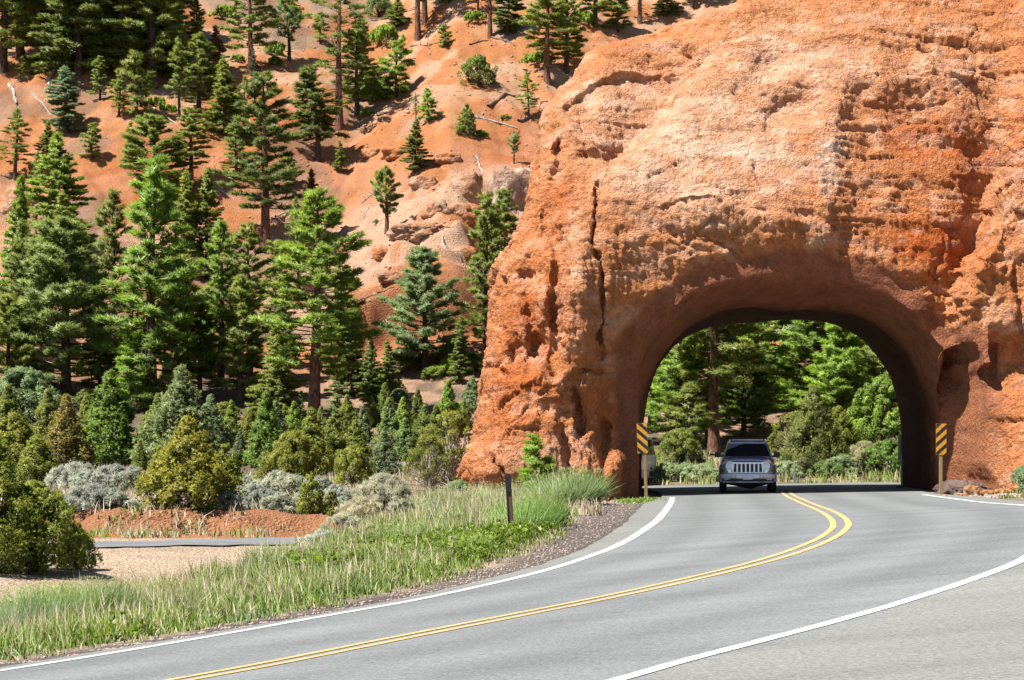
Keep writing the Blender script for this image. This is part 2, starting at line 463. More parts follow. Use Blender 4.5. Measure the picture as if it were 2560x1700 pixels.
# ------------------------------------------------------------------ asphalt, painted lines, path
def asphalt_mat(name, base):
    m, n, l, out = new_mat(name)
    b = n.new('ShaderNodeBsdfPrincipled'); b.inputs['Roughness'].default_value = 0.85; b.inputs['Specular IOR Level'].default_value = 0.3
    tc = n.new('ShaderNodeTexCoord')
    fine = n.new('ShaderNodeTexNoise'); fine.inputs['Scale'].default_value = 26; fine.inputs['Detail'].default_value = 3; fine.inputs['Roughness'].default_value = 0.8
    big = n.new('ShaderNodeTexNoise'); big.inputs['Scale'].default_value = 0.45; big.inputs['Detail'].default_value = 4
    vo = n.new('ShaderNodeTexVoronoi'); vo.inputs['Scale'].default_value = 34
    mp = n.new('ShaderNodeMapping'); mp.inputs['Rotation'].default_value = (0, 0, R(28)); mp.inputs['Scale'].default_value = (0.25, 2.2, 1)
    for q in (fine, vo): l.new(tc.outputs['Object'], q.inputs['Vector'])
    l.new(tc.outputs['Object'], mp.inputs['Vector']); l.new(mp.outputs[0], big.inputs['Vector'])
    r = n.new('ShaderNodeValToRGB'); r.color_ramp.elements[0].position = 0.3; r.color_ramp.elements[1].position = 0.72
    r.color_ramp.elements[0].color = tuple(c * 0.62 for c in base) + (1,); r.color_ramp.elements[1].color = tuple(c * 1.42 for c in base) + (1,)
    l.new(fine.outputs['Fac'], r.inputs['Fac'])
    hs = n.new('ShaderNodeHueSaturation')
    mr = n.new('ShaderNodeMapRange'); mr.inputs['From Min'].default_value = 0.3; mr.inputs['From Max'].default_value = 0.7; mr.inputs['To Min'].default_value = 0.88; mr.inputs['To Max'].default_value = 1.12
    l.new(big.outputs['Fac'], mr.inputs['Value']); l.new(mr.outputs[0], hs.inputs['Value']); l.new(r.outputs[0], hs.inputs['Color'])
    wr = n.new('ShaderNodeAttribute'); wr.attribute_name = 'wear'
    mw = n.new('ShaderNodeMix'); mw.data_type = 'RGBA'; mw.blend_type = 'MULTIPLY'; mw.inputs['Factor'].default_value = 1.0 if name == 'asphalt' else 0.0
    l.new(hs.outputs[0], mw.inputs['A']); l.new(wr.outputs['Color'], mw.inputs['B'])
    l.new(mw.outputs['Result'], b.inputs['Base Color'])
    bp = n.new('ShaderNodeBump'); bp.inputs['Strength'].default_value = 0.5; bp.inputs['Distance'].default_value = 0.01
    l.new(vo.outputs['Distance'], bp.inputs['Height']); l.new(bp.outputs[0], b.inputs['Normal'])
    l.new(b.outputs[0], out.inputs[0])
    return m
asphalt_mat('asphalt', (0.163, 0.173, 0.166))
asphalt_mat('path_asphalt', (0.16, 0.165, 0.165))

def strip(A, B, n_across, zf):
    t = np.linspace(0, 1, n_across)[None, :, None]
    G = A[:, None, :] * (1 - t) + B[:, None, :] * t
    gx, gy = G[..., 0], G[..., 1]
    V = np.stack([gx, gy, zf(gx, gy)], -1).reshape(-1, 3)
    ii = np.arange(len(V)).reshape(len(A), n_across)
    return V, np.stack([ii[:-1, :-1], ii[:-1, 1:], ii[1:, 1:], ii[1:, :-1]], -1).reshape(-1, 4)

def upsample(P, n):
    s = np.r_[0, np.cumsum(np.linalg.norm(np.diff(P, axis=0), axis=1))]
    t = np.linspace(0, s[-1], n)
    return np.c_[np.interp(t, s, P[:, 0]), np.interp(t, s, P[:, 1])]
def pair(A, B, keys):
    """resample two edges so that matching rows (by the listed y values) face each other"""
    def at_y(P, y):
        k = np.argmin(np.abs(P[:, 1] - y)); return k
    a = []; bb = []
    ka = [0] + [at_y(A, y) for y, _ in keys] + [len(A) - 1]; kb = [0] + [at_y(B, y) for _, y in keys] + [len(B) - 1]
    for i in range(len(ka) - 1):
        n_ = max(3, int(max(ka[i+1] - ka[i], kb[i+1] - kb[i])))
        ra = upsample(A[ka[i]:ka[i+1]+1], n_); rb = upsample(B[kb[i]:kb[i+1]+1], n_)
        sl = slice(0, n_ if i == len(ka) - 2 else n_ - 1)
        a.append(ra[sl]); bb.append(rb[sl])
    return np.vstack(a), np.vstack(bb)
# frayed outer margin on the left
ELr = EL + normals2(EL) * (0.07 * noise(EL[:, 0], EL[:, 1], 0, 1.3, 71) + 0.05 * noise(EL[:, 0], EL[:, 1], 0, 4.1, 72))[:, None]
rA, rB = pair(ELr, ER, [(9, -6), (18.8, 6), (24, 12), (31, 24), (42, 40), (53, 53), (62, 62), (72, 71)])
V, Q = strip(rA, rB, 60, surf)
rme = mesh_np('road', V, quads=Q, smooth=True)
dyl = dist_signed(resample(LINE_Y, 0.5), V[:, 0], V[:, 1], True)
drl = dist_signed(resample(LINE_R, 0.5), V[:, 0], V[:, 1], False)
dll = dist_signed(resample(LINE_L, 0.5), V[:, 0], V[:, 1], True)
wear = np.ones(len(V))
for c0 in (-2.65, -1.0, 1.0, 2.65):
    wear -= 0.15 * np.exp(-((dyl - c0 - 0.15 * noise(V[:, 0], V[:, 1], 0, 0.15, 73)) / 0.38)**2)
wear += 0.07 * np.exp(-((np.abs(dyl) - 1.8) / 0.35)**2)
tone = np.where((drl > 0.1)[:, None], np.array([1.12, 1.06, 1.0]), np.array([1.0, 1.0, 1.0]))
tone = np.where((dll > 0.1)[:, None], np.array([1.10, 1.05, 0.98]), tone)
color_attr(rme, 'wear', (wear * (1 + 0.05 * noise(V[:, 0], V[:, 1], 0, 0.5, 74)))[:, None] * tone)
tag(obj('road', rme, MATS['asphalt']), kind='structure')

def paint_mat(name, col, wear):
    m, n, l, out = new_mat(name)
    b = n.new('ShaderNodeBsdfPrincipled'); b.inputs['Roughness'].default_value = 0.75
    tc = n.new('ShaderNodeTexCoord')
    nz = n.new('ShaderNodeTexNoise'); nz.inputs['Scale'].default_value = 9; nz.inputs['Detail'].default_value = 7; nz.inputs['Roughness'].default_value = 0.75
    l.new(tc.outputs['Object'], nz.inputs['Vector'])
    r = n.new('ShaderNodeValToRGB'); r.color_ramp.elements[0].position = wear; r.color_ramp.elements[1].position = wear + 0.22
    r.color_ramp.elements[0].color = tuple(0.55 * c + 0.06 for c in col) + (1,); r.color_ramp.elements[1].color = col + (1,)
    l.new(nz.outputs['Fac'], r.inputs['Fac']); l.new(r.outputs[0], b.inputs['Base Color'])
    l.new(b.outputs[0], out.inputs[0])
    return m
paint_mat('white_paint', (0.60, 0.60, 0.57), 0.30)
paint_mat('yellow_paint', (0.58, 0.365, 0.125), 0.34)

def painted(name, P, off, width, mat, y0=-999, y1=999, seed=1):
    P = resample(P, 0.25); P = P[(P[:, 1] > y0) & (P[:, 1] < y1)]
    N = normals2(P)
    wob = 0.006 * noise(P[:, 0], P[:, 1], 0, 1.7, 80 + seed)
    e1 = 0.008 * noise(P[:, 0], P[:, 1], 0, 6, 90 + seed); e2 = 0.008 * noise(P[:, 0], P[:, 1], 0, 6, 95 + seed)
    A = P + N * (off + width / 2 + wob + e1)[:, None]; B = P + N * (off - width / 2 + wob + e2)[:, None]
    V, Q = strip(A, B, 3, lambda x, y: surf(x, y) + 0.006)
    o = obj(name, mesh_np(name, V, quads=Q, smooth=True), MATS[mat])
    return tag(o, kind='structure')
painted('white_edge_line', LINE_L, 0, 0.16, 'white_paint', seed=1)
painted('white_edge_line', LINE_R, 0, 0.15, 'white_paint', y1=24.6, seed=2)
painted('white_edge_line', LINE_R, 0.05, 0.16, 'white_paint', y0=24.4, seed=3)
painted('yellow_centre_line', LINE_Y, 0.125, 0.105, 'yellow_paint', seed=4)
painted('yellow_centre_line', LINE_Y, -0.125, 0.105, 'yellow_paint', seed=5)
FARL = catmull([(9.6, 71.2), (11.8, 73.6), (14.6, 75.4), (20, 77.4), (29, 79.3)])
painted('white_edge_line', FARL, 0.5, 0.16, 'white_paint', seed=6)

PATH = resample(catmull([(-17, 35.0), (-12.4, 36.8), (-8.7, 39.2), (-5.0, 41.4), (-3.3, 42.2)]), 0.4)
PN = normals2(PATH)
def path_z(x, y):
    sh = x.shape
    return (ground_full(x, y)[0].reshape(sh) + 0.03)
V, Q = strip(PATH + PN * 1.1, PATH - PN * 1.1, 7, path_z)
tag(obj('path', mesh_np('path', V, quads=Q, smooth=True), MATS['path_asphalt']), kind='structure')
# ------------------------------------------------------------------ the natural-looking rock arch (one weathered fin, tunnel cut through it)
def rk(du, dv, off=0.0, y0=62.5):
    """point of the rock face: position in the 2361 px wide view, metres behind the foot of the face"""
    y = y0 + off
    return ((du * 1.08428 - CXP) / FPX * y, y, EYE + (HOR - dv * 1.08428) / FPX * y)

FACE = [  # (column, row, setback)
 (1085,1120,0.6),(1110,1085,-0.1),(1180,1060,-0.7),(1250,1090,-0.6),(1320,1110,-0.5),(1400,1110,-0.1),(1480,1110,1.4),
 (1105,1000,1.2),(1160,980,0.35),(1240,980,-0.1),(1310,980,-0.1),(1390,1000,0.55),(1460,1000,1.6),
 (1125,880,1.4),(1180,880,0.5),(1240,880,0.15),(1310,880,-0.1),(1370,880,0.35),(1440,880,1.5),
 (1150,740,1.5),(1200,740,0.7),(1260,740,0.65),(1320,740,0.0),(1380,720,0.15),(1450,760,0.9),
 (1180,620,1.9),(1240,620,1.0),(1330,600,0.25),(1400,580,0.35),(1500,600,0.45),(1600,590,0.45),(1720,575,0.45),
 (1230,500,2.4),(1280,500,1.5),(1340,480,0.9),(1420,480,0.75),(1520,490,0.45),(1650,480,0.2),(1800,490,0.1),(1900,510,0.3),
 (1250,380,3.2),(1300,380,2.3),(1370,390,2.0),(1420,400,1.3),(1520,380,1.45),(1650,370,1.5),(1800,390,1.2),(1890,400,1.1),
 (1280,270,4.2),(1330,280,3.2),(1400,290,3.4),(1480,290,3.3),(1560,290,2.6),(1660,280,2.6),(1780,280,2.5),(1900,290,2.0),(1960,300,1.9),
 (1340,170,5.4),(1400,180,4.6),(1500,180,4.8),(1590,170,4.3),(1660,170,3.9),(1780,160,4.0),(1900,150,3.7),(2000,160,3.5),
 (1420,90,6.6),(1520,80,6.6),(1620,60,6.4),(1680,40,5.6),(1800,40,5.9),(1950,40,5.4),(2080,30,5.6),(2200,30,6.2),(2340,30,6.4),
 (1700,-60,7.6),(1900,-80,7.8),(2150,-80,8.0),(2400,-60,8.2),(1600,-40,8.0),
 (2080,115,4.4),(2200,110,4.9),(2320,110,5.3),(2050,175,3.3),(2150,175,3.7),(2250,175,4.1),(2345,175,4.4),(2010,250,2.7),(2110,250,3.1),(2220,250,3.6),(2330,250,4.0),(2010,318,2.2),(2110,318,2.7),(2210,318,3.1),(2310,318,3.5),
 (2000,400,1.5),(2100,400,1.9),(2200,400,2.5),(2290,400,3.3),(2010,470,1.1),(2110,470,1.5),(2210,470,2.1),(2290,470,3.1),
 (2010,560,0.7),(2110,560,1.1),(2210,560,1.8),(2270,560,2.7),(2110,640,1.1),(2200,660,1.6),(2245,660,2.0),(2180,760,1.0),(2200,820,0.6),
 (2345,430,3.3),(2345,560,2.8),(2345,680,2.0),(2280,690,2.0),(2280,780,1.2),(2345,800,1.0),(2240,830,0.8),
 (2280,900,-0.5),(2340,930,-1.1),(2265,1000,-0.4),(2330,1040,-1.5),(2250,1110,-0.2),(2320,1120,-1.8),
 (2450,400,0.9),(2450,700,0.2),(2450,950,-1.8),(2450,1120,-2.4),(2450,200,2.2),(2600,300,2.0),(2600,700,0.4),(2600,1100,-2.6),(2600,0,5.5),
 (2900,300,2.5),(2900,700,0.5),(2900,1100,-1.5),(1850,620,0.7),(1950,620,0.8),(1850,1000,0.2),(1650,800,0.2),(2000,800,0.3),
]
FP = np.array([rk(*q) for q in FACE])
def tps_fit(P, val, lam):
    d = np.hypot(P[:, None, 0] - P[None, :, 0], P[:, None, 1] - P[None, :, 1])
    K = np.where(d > 0, d * d * np.log(np.maximum(d, 1e-9)), 0) + lam * np.eye(len(P))
    Q = np.c_[np.ones(len(P)), P]
    A = np.block([[K, Q], [Q.T, np.zeros((3, 3))]])
    return np.linalg.solve(A, np.r_[val, 0, 0, 0])
def tps_eval(P, w, x, z):
    out = w[-3] + w[-2] * x + w[-1] * z
    for k in range(len(P)):
        d2 = (x - P[k, 0])**2 + (z - P[k, 1])**2
        out = out + w[k] * 0.5 * d2 * np.log(np.maximum(d2, 1e-12))
    return out
TPSW = tps_fit(FP[:, [0, 2]], FP[:, 1], 0.05)

def seg_dist(x, z, pts):
    best = np.full(x.shape, 1e9); tt = np.zeros(x.shape)
    n_ = len(pts) - 1
    for k in range(n_):
        ax, az = pts[k]; bx, bz = pts[k + 1]
        dx, dz = bx - ax, bz - az; L2 = dx * dx + dz * dz + 1e-9
        t = np.clip(((x - ax) * dx + (z - az) * dz) / L2, 0, 1)
        d = np.hypot(x - ax - t * dx, z - az - t * dz)
        m_ = d < best
        best = np.where(m_, d, best); tt = np.where(m_, (k + t) / n_, tt)
    return best, tt
def rp(pts, off=1.0):
    return [(rk(a, b_, off)[0], rk(a, b_, off)[2]) for a, b_ in pts]
CRACKS = [  # (polyline, depth, width)
 ([(1380,385),(1370,440),(1375,520),(1372,570),(1385,600),(1386,680),(1388,760),(1384,830)], 0.5, 0.045),
 ([(1270,430),(1278,520),(1285,600),(1278,700),(1276,800),(1270,860)], 0.5, 0.17),
 ([(1215,590),(1212,680),(1222,760),(1235,850)], 0.35, 0.16),
 ([(1270,240),(1300,280),(1290,340),(1275,420)], 0.4, 0.16),
 ([(1330,330),(1400,335),(1450,315)], 0.35, 0.16),
 ([(1330,880),(1345,960),(1340,1010)], 0.55, 0.10),
 ([(1420,840),(1380,838),(1340,842)], 0.30, 0.05),
 ([(1300,980),(1320,1040),(1310,1110)], 0.45, 0.12),
 ([(1385,960),(1395,1020),(1390,1100)], 0.45, 0.10),
 ([(1700,470),(1830,478),(1930,500)], 0.12, 0.10),
 ([(2190,540),(2170,600),(2155,690)], 0.15, 0.06),
 ([(1500,495),(1640,470),(1800,468)], 0.15, 0.07),
 ([(1115,850),(1150,838),(1190,870)], 0.5, 0.10),
 ([(1160,1060),(1175,1120)], 0.35, 0.08),
 ([(2318,620),(2312,720),(2320,800)], 0.20, 0.06),
]
DENTS = [  # (column, row, radius x, radius z, depth)  hollows and (negative) bosses
 (1850,235,0.95,0.62,0.75),(1800,110,0.5,0.3,0.25),(1930,90,0.6,0.3,0.25),(1450,310,0.9,0.5,0.35),(1240,785,0.28,0.42,0.75),(1190,800,0.26,0.40,0.65),
 (1330,860,0.20,0.35,0.35),(2110,250,1.2,0.8,0.25),(1560,100,0.9,0.35,0.35),(1360,130,0.8,0.25,0.25),
 (1240,720,0.30,0.35,-0.30),(1215,960,0.5,0.5,-0.25),(1250,850,0.32,0.42,-0.35),(1180,950,0.35,0.5,-0.2),(1330,640,0.35,0.9,-0.28),(1320,280,0.4,0.4,-0.25),(1380,300,0.5,0.4,-0.3),
 (1940,400,0.35,0.9,-0.30),(1940,230,0.4,0.5,-0.25),(2130,690,0.7,0.5,-0.22),(1440,1060,0.35,0.5,-0.35),(1350,1040,0.25,0.6,-0.3),(2300,480,0.5,0.7,-0.25),
 (1210,560,0.3,0.35,-0.3),(1240,470,0.3,0.4,-0.3),(1320,230,0.5,0.35,-0.3),(1130,1090,0.35,0.35,-0.35),(1560,620,0.5,0.4,-0.1),
]
SIL = rp([(1060,1180),(1075,1105),(1072,1085),(1092,1052),(1106,1000),(1117,920),(1132,838),(1128,815),(1140,740),(1142,655),(1166,590),(1186,560),(1200,520),(1216,475),(1236,410),(1241,350)], 1.6) \
    + rp([(1252,290),(1266,240),(1300,192),(1330,150),(1362,108),(1400,72),(1450,56),(1500,45),(1560,28),(1600,15),(1650,0),(1720,-30),(1850,-70),(2100,-130)], 4.5)
SIL = SIL + [(30.5, 19.5), (30.5, -2.0), (SIL[0][0], -2.0)]

def poly_sd(x, z, P):
    """signed distance to a polygon, positive inside"""
    d = np.full(x.shape, 1e9); ins = np.zeros(x.shape, bool)
    n_ = len(P)
    for k in range(n_):
        ax, az = P[k]; bx, bz = P[(k + 1) % n_]
        dx, dz = bx - ax, bz - az; L2 = dx * dx + dz * dz + 1e-12
        t = np.clip(((x - ax) * dx + (z - az) * dz) / L2, 0, 1)
        d = np.minimum(d, np.hypot(x - ax - t * dx, z - az - t * dz))
        c = ((az > z) != (bz > z)) & (x < dx * (z - az) / (dz if dz else 1e-12) + ax)
        ins ^= c
    return np.where(ins, d, -d)

RX = axis([(-3.4, -2.4, 0.2), (-2.4, 16.4, 0.062), (16.4, 19, 0.2), (19, 31, 0.5)]).astype(np.float32)
RYA = axis([(59.0, 60.2, 0.2), (60.2, 67.2, 0.075), (67.2, 70, 0.15), (70, 81, 0.35)]).astype(np.float32)
RZ = axis([(-0.9, 16.6, 0.062), (16.6, 20.4, 0.25)]).astype(np.float32)
x2, z2 = np.meshgrid(RX, RZ, indexing='ij')
Fr = tps_eval(FP[:, [0, 2]], TPSW, x2.astype(float), z2.astype(float))
wx = x2 + 0.22 * noise(x2, z2, 0, 0.45, 107) + 0.18 * noise(x2, z2, 0, 1.1, 101) + 0.08 * noise(x2, z2, 0, 3.5, 102); wz = z2 + 0.22 * noise(x2, z2, 3, 0.45, 108) + 0.18 * noise(x2, z2, 3, 1.1, 103) + 0.08 * noise(x2, z2, 3, 3.5, 104)
for pts, dep, wid in CRACKS:
    d_, t_ = seg_dist(wx, wz, rp(pts))
    Fr += dep * np.exp(-(d_ / wid)**2) * np.clip(np.sin(np.pi * np.clip(t_ * 0.94 + 0.03, 0, 1)) * 1.8, 0, 1)
for du, dv, ra, rb_, dep in DENTS:
    q = rk(du, dv, 1.5)
    rr = ((wx - q[0]) / ra)**2 + ((wz - q[2]) / rb_)**2
    Fr += 0.72 * dep * np.exp(-rr**1.5)
# steps: the face drops back on one side of a line (side +1 = left of travel)
def seg_signed(x, z, pts):
    best = np.full(x.shape, 1e9); sg = np.zeros(x.shape); tt = np.zeros(x.shape); n_ = len(pts) - 1
    for k in range(n_):
        ax, az = pts[k]; bx, bz = pts[k + 1]; dx, dz = bx - ax, bz - az; L2 = dx * dx + dz * dz
        t = np.clip(((x - ax) * dx + (z - az) * dz) / L2, 0, 1)
        d = np.hypot(x - ax - t * dx, z - az - t * dz); m_ = d < best
        best = np.where(m_, d, best); tt = np.where(m_, (k + t) / n_, tt)
        sg = np.where(m_, np.sign(dx * (z - az) - dz * (x - ax)), sg)
    return best, sg, tt
STEPS = [  # (line, side, setback, fade in metres, edge width)
 ([(1670,40),(1635,75),(1612,130),(1585,185),(1545,240),(1500,285),(1440,335),(1400,375)], -1, 0.95, 2.2, 0.16),
 ([(2010,140),(1985,230),(1960,300),(1930,370),(1915,440),(1930,520),(1925,580)], 1, 0.28, 1.2, 0.30),
 ([(1300,235),(1330,205),(1400,150),(1480,128),(1560,112),(1625,100)], -1, 0.45, 1.0, 0.14),
 ([(1360,345),(1340,300),(1300,290),(1270,310)], 1, 0.40, 0.8, 0.12),
 ([(2380,330),(2250,338),(2100,345),(1990,352)], -1, 0.12, 0.8, 0.15),
 ([(1480,470),(1620,455),(1780,470),(1900,500)], 1, 0.22, 0.9, 0.12),
 ([(1120,840),(1160,832),(1200,868),(1250,850),(1290,880)], 1, 0.30, 0.7, 0.10),
 ([(1130,640),(1190,648),(1260,640)], 1, 0.25, 0.6, 0.10),
]
for pts, side, dep, fade, ew in STEPS:
    d_, g_, t_ = seg_signed(wx, wz, rp(pts))
    sd_ = d_ * g_ * side
    Fr += dep * sstep(-ew, ew, sd_) * np.exp(-np.clip(sd_, 0, None) / fade) * sstep(0, 0.12, t_) * (1 - sstep(0.88, 1, t_))
# right-hand buttress standing proud of the arch face
BUT = rp([(2368,372),(2340,410),(2322,470),(2296,505),(2280,560),(2262,585),(2244,622),(2240,660),(2222,705),(2214,770),(2226,812),(2222,840),(2244,866),(2290,850),(2330,868),(3000,880),(3000,372)], -0.5)
bsd = poly_sd(wx + 0.06 * noise(x2, z2, 0, 4.5, 105), wz + 0.06 * noise(x2, z2, 2, 4.5, 106), BUT)
Fr -= (1.55 + 1.35 * sstep(4.5, 8.0, z2)) * sstep(-0.08, 0.30, bsd) * np.maximum(sstep(3.4, 5.4, z2), 1 - sstep(14.2, 14.6, x2)) + 0.45 * sstep(0.2, 1.2, bsd) * sstep(3.4, 5.4, z2)
# recess behind the right-hand buttress
rec = sstep(13.0, 13.25, wx) * (1 - sstep(13.95, 14.2, wx + 0.10 * (wz - 2))) * (1 - sstep(4.25, 4.6, wz))
Fr += 2.1 * rec
# strata, fluting and swelling of the face
pier = 1 - sstep(2.2, 4.2, x2)
Fr += 0.16 * fbm(x2, z2, 0, 0.45, 2, 110)
Fr += (0.05 + 0.20 * pier) * noise(x2 * 1.5, z2 * 0.35, 0, 1.0, 112) + (0.02 + 0.07 * pier) * noise(x2 * 3.7, z2 * 0.6, 0, 1.0, 113)
Fr += 0.09 * noise(x2 * 0.22, z2 * 1.5, 0, 1.0, 114) + 0.045 * noise(x2 * 0.4, z2 * 3.4, 0, 1.0, 115)
Bk = 75.2 - 0.22 * z2 + 0.9 * fbm(x2, z2, 5, 0.35, 2, 117)
sil = poly_sd(x2 + 0.10 * noise(x2, z2, 0, 1.7, 118), z2 + 0.08 * noise(x2, z2, 4, 1.7, 119), SIL)

def smin(a, b, k):
    h = np.maximum(k - np.abs(a - b), 0) / k
    return np.minimum(a, b) - h * h * k * 0.25

def tunnel(x, y, z):
    """signed distance into the tunnel void; it flares towards the near mouth"""
    fl = np.clip((66.4 - y) / 4.4, 0, 1.35)**1.7
    cx = 8.70 + 0.065 * (y - 66)
    w = 4.62 + 1.15 * fl * sstep(0.6, 4.0, z) + 0.10 * noise(0, y * 0.8, z * 0.7, 1, 121)
    h = 5.9 + 1.2 * fl + 0.10 * noise(x * 0.6, y * 0.6, 0, 1, 122)
    n_ = 3.0 - 0.55 * np.clip(fl, 0, 1)
    r = (np.abs(x - cx) / w)**n_ + (np.clip(z, 0, None) / h)**n_
    return (1 - r**(1 / n_)) * 4.6

Fv = np.empty((len(RX), len(RYA), len(RZ)), np.float32)
for j, yy in enumerate(RYA):
    f = smin(yy - Fr, sil + 0.16, 0.8)
    f = smin(f, Bk - yy, 1.2)
    tu = tunnel(x2, yy, z2)
    f = smin(f, -tu, 0.13)
    Fv[:, j, :] = f
Fv[0] = Fv[-1] = -1; Fv[:, 0] = Fv[:, -1] = -1; Fv[:, :, 0] = Fv[:, :, -1] = -1

def surface_nets(Fv, ax, ay, az):
    S = Fv > 0
    cnt = np.zeros(tuple(s - 1 for s in S.shape), np.int8)
    for dx in (0, 1):
        for dy in (0, 1):
            for dz in (0, 1):
                cnt += S[dx:S.shape[0]-1+dx, dy:S.shape[1]-1+dy, dz:S.shape[2]-1+dz]
    act = (cnt > 0) & (cnt < 8)
    I, J, K = np.nonzero(act)
    idx = np.full(cnt.shape, -1, np.int32); idx[I, J, K] = np.arange(len(I))
    P = np.zeros((len(I), 3)); N = np.zeros(len(I))
    axs = (ax, ay, az)
    for a in range(3):
        o1, o2 = [q for q in range(3) if q != a]
        for e1 in (0, 1):
            for e2 in (0, 1):
                c0 = [I, J, K]; c0 = [c.copy() for c in c0]; c0[o1] = c0[o1] + e1; c0[o2] = c0[o2] + e2
                c1 = [c.copy() for c in c0]; c1[a] = c1[a] + 1
                f0 = Fv[c0[0], c0[1], c0[2]]; f1 = Fv[c1[0], c1[1], c1[2]]
                m_ = (f0 > 0) != (f1 > 0)
                t = np.where(m_, f0 / np.where(m_, f0 - f1, 1), 0)
                for q in range(3):
                    p0 = axs[q][c0[q]]; p1 = axs[q][c1[q]]
                    P[:, q] += np.where(m_, p0 + (p1 - p0) * t, 0)
                N += m_
    P /= N[:, None]
    quads = []
    for a in range(3):
        o1, o2 = [(1, 2), (2, 0), (0, 1)][a]
        sl0 = [slice(None)] * 3; sl1 = [slice(None)] * 3
        sl0[a] = slice(0, -1); sl1[a] = slice(1, None)
        s0 = S[tuple(sl0)]; s1 = S[tuple(sl1)]
        cr = np.argwhere(s0 != s1)
        cr = cr[(cr[:, o1] > 0) & (cr[:, o2] > 0) & (cr[:, o1] < S.shape[o1] - 1) & (cr[:, o2] < S.shape[o2] - 1)]
        fl = s0[cr[:, 0], cr[:, 1], cr[:, 2]]
        def cell(d1, d2):
            c = cr.copy(); c[:, o1] -= d1; c[:, o2] -= d2
            return idx[c[:, 0], c[:, 1], c[:, 2]]
        q = np.stack([cell(1, 1), cell(0, 1), cell(0, 0), cell(1, 0)], 1)
        q[~fl] = q[~fl][:, ::-1]
        quads.append(q)
    return P, np.concatenate(quads)
RV, RQ = surface_nets(Fv, RX, RYA, RZ)
del Fv

def vnormals(V, Q):
    A = np.cross(V[Q[:, 2]] - V[Q[:, 0]], V[Q[:, 3]] - V[Q[:, 1]])
    N = np.zeros_like(V)
    for k in range(4):
        for c in range(3):
            N[:, c] += np.bincount(Q[:, k], A[:, c], len(V))
    return N / np.maximum(np.linalg.norm(N, axis=1), 1e-9)[:, None]
for _ in range(1):        # one light relaxation removes voxel stepping
    S_ = np.zeros_like(RV); c_ = np.zeros(len(RV))
    for k in range(4):
        a_, b_ = RQ[:, k], RQ[:, (k + 1) % 4]
        for c in range(3):
            S_[:, c] += np.bincount(a_, RV[b_, c], len(RV)) + np.bincount(b_, RV[a_, c], len(RV))
        c_ += np.bincount(a_, minlength=len(RV)) + np.bincount(b_, minlength=len(RV))
    RV = RV * 0.45 + 0.55 * S_ / np.maximum(c_, 1)[:, None]
RN = vnormals(RV, RQ)
x, y, z = RV[:, 0], RV[:, 1], RV[:, 2]
tun = tunnel(x, y, z)
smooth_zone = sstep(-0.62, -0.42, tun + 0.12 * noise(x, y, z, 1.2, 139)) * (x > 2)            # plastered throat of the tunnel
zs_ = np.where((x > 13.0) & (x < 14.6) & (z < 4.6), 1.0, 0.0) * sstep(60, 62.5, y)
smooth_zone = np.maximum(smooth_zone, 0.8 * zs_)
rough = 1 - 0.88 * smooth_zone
bil = lambda s, sd, sz=1.0: np.abs(noise(x * s, y * s, z * s * sz, 1, sd))
knob = 0.5 + 0.5 * noise(x, y, z, 0.5, 130)
dome = np.exp(-((x - 6.0) / 3.5)**2 - ((z - 11.0) / 3.0)**2)      # the smoother, slabby dome
d = 0.07 * noise(x, y, z, 1.3, 131) + (0.06 * (bil(2.9, 132, 0.8) - 0.3) * (0.3 + knob)) * (1 - 0.5 * dome) + 0.04 * (bil(6.0, 133, 0.75) - 0.3) - 0.04 * (bil(4.3, 138, 0.75) - 0.3) - 0.06 * (bil(9.0, 134, 0.8) - 0.3)
# fractured blocks and crusts: angular pieces standing unevenly proud, with open joints between
w1 = x + 0.25 * noise(x, y, z, 0.9, 160); w2 = y + 0.25 * noise(x, y, z, 0.9, 161); w3 = z + 0.18 * noise(x, y, z, 0.9, 162)
bd1, ba1, _ = worley(w1 * 0.6, w2 * 0.6, w3 * 0.95, 1)
bd2, ba2, _ = worley(w1 * 1.9, w2 * 1.9, w3 * 3.0, 2)
bd3, ba3, _ = worley(w1 * 4.6, w2 * 4.6, w3 * 6.0, 4)
frac = (0.25 + 0.75 * sstep(-0.35, 0.45, noise(x, y, z, 0.33, 165))) * (1 - 0.55 * np.exp(-((x - 12.2) / 1.8)**2 - ((z - 10.5) / 2.2)**2))
d = d * 0.72 + frac * (0.30 * (ba1 - 0.5) + 0.085 * (ba2 - 0.5) - 0.09 * np.exp(-(bd1 / 0.04)**2) - 0.03 * np.exp(-(bd2 / 0.07)**2)) * (1 - 0.45 * dome) + 0.06 * (ba3 - 0.5)
for fz, am, sd in ((0.9, 0.10, 170), (2.1, 0.07, 171), (4.0, 0.045, 172)):      # open bedding planes
    bed = np.abs(noise(x * 0.22 + 3, y * 0.22, z * fz + 0.25 * noise(x, y, z, 0.6, 173), 1, sd))
    d = d - am * np.exp(-(bed / 0.075)**2) * sstep(-0.25, 0.35, noise(x, y, z, 0.4, sd + 9))
drip = sstep(2.5, 4.5, z) * (1 - sstep(8.0, 9.5, z)) * sstep(-0.5, 1.5, x) * (1 - sstep(11, 13, x)) + 0.8 * (1 - sstep(2, 4, x)) * (1 - sstep(8, 10, z))
d = d - 0.10 * np.clip(drip, 0, 1) * (np.abs(noise(x * 7.5, y * 7.5, z * 1.3, 1, 135)) - 0.3)
d = d * rough + smooth_zone * (-0.07 + 0.05 * noise(x, y, z, 0.9, 136) + 0.022 * noise(x, y, z, 2.5, 137))
RV = RV + RN * d[:, None]

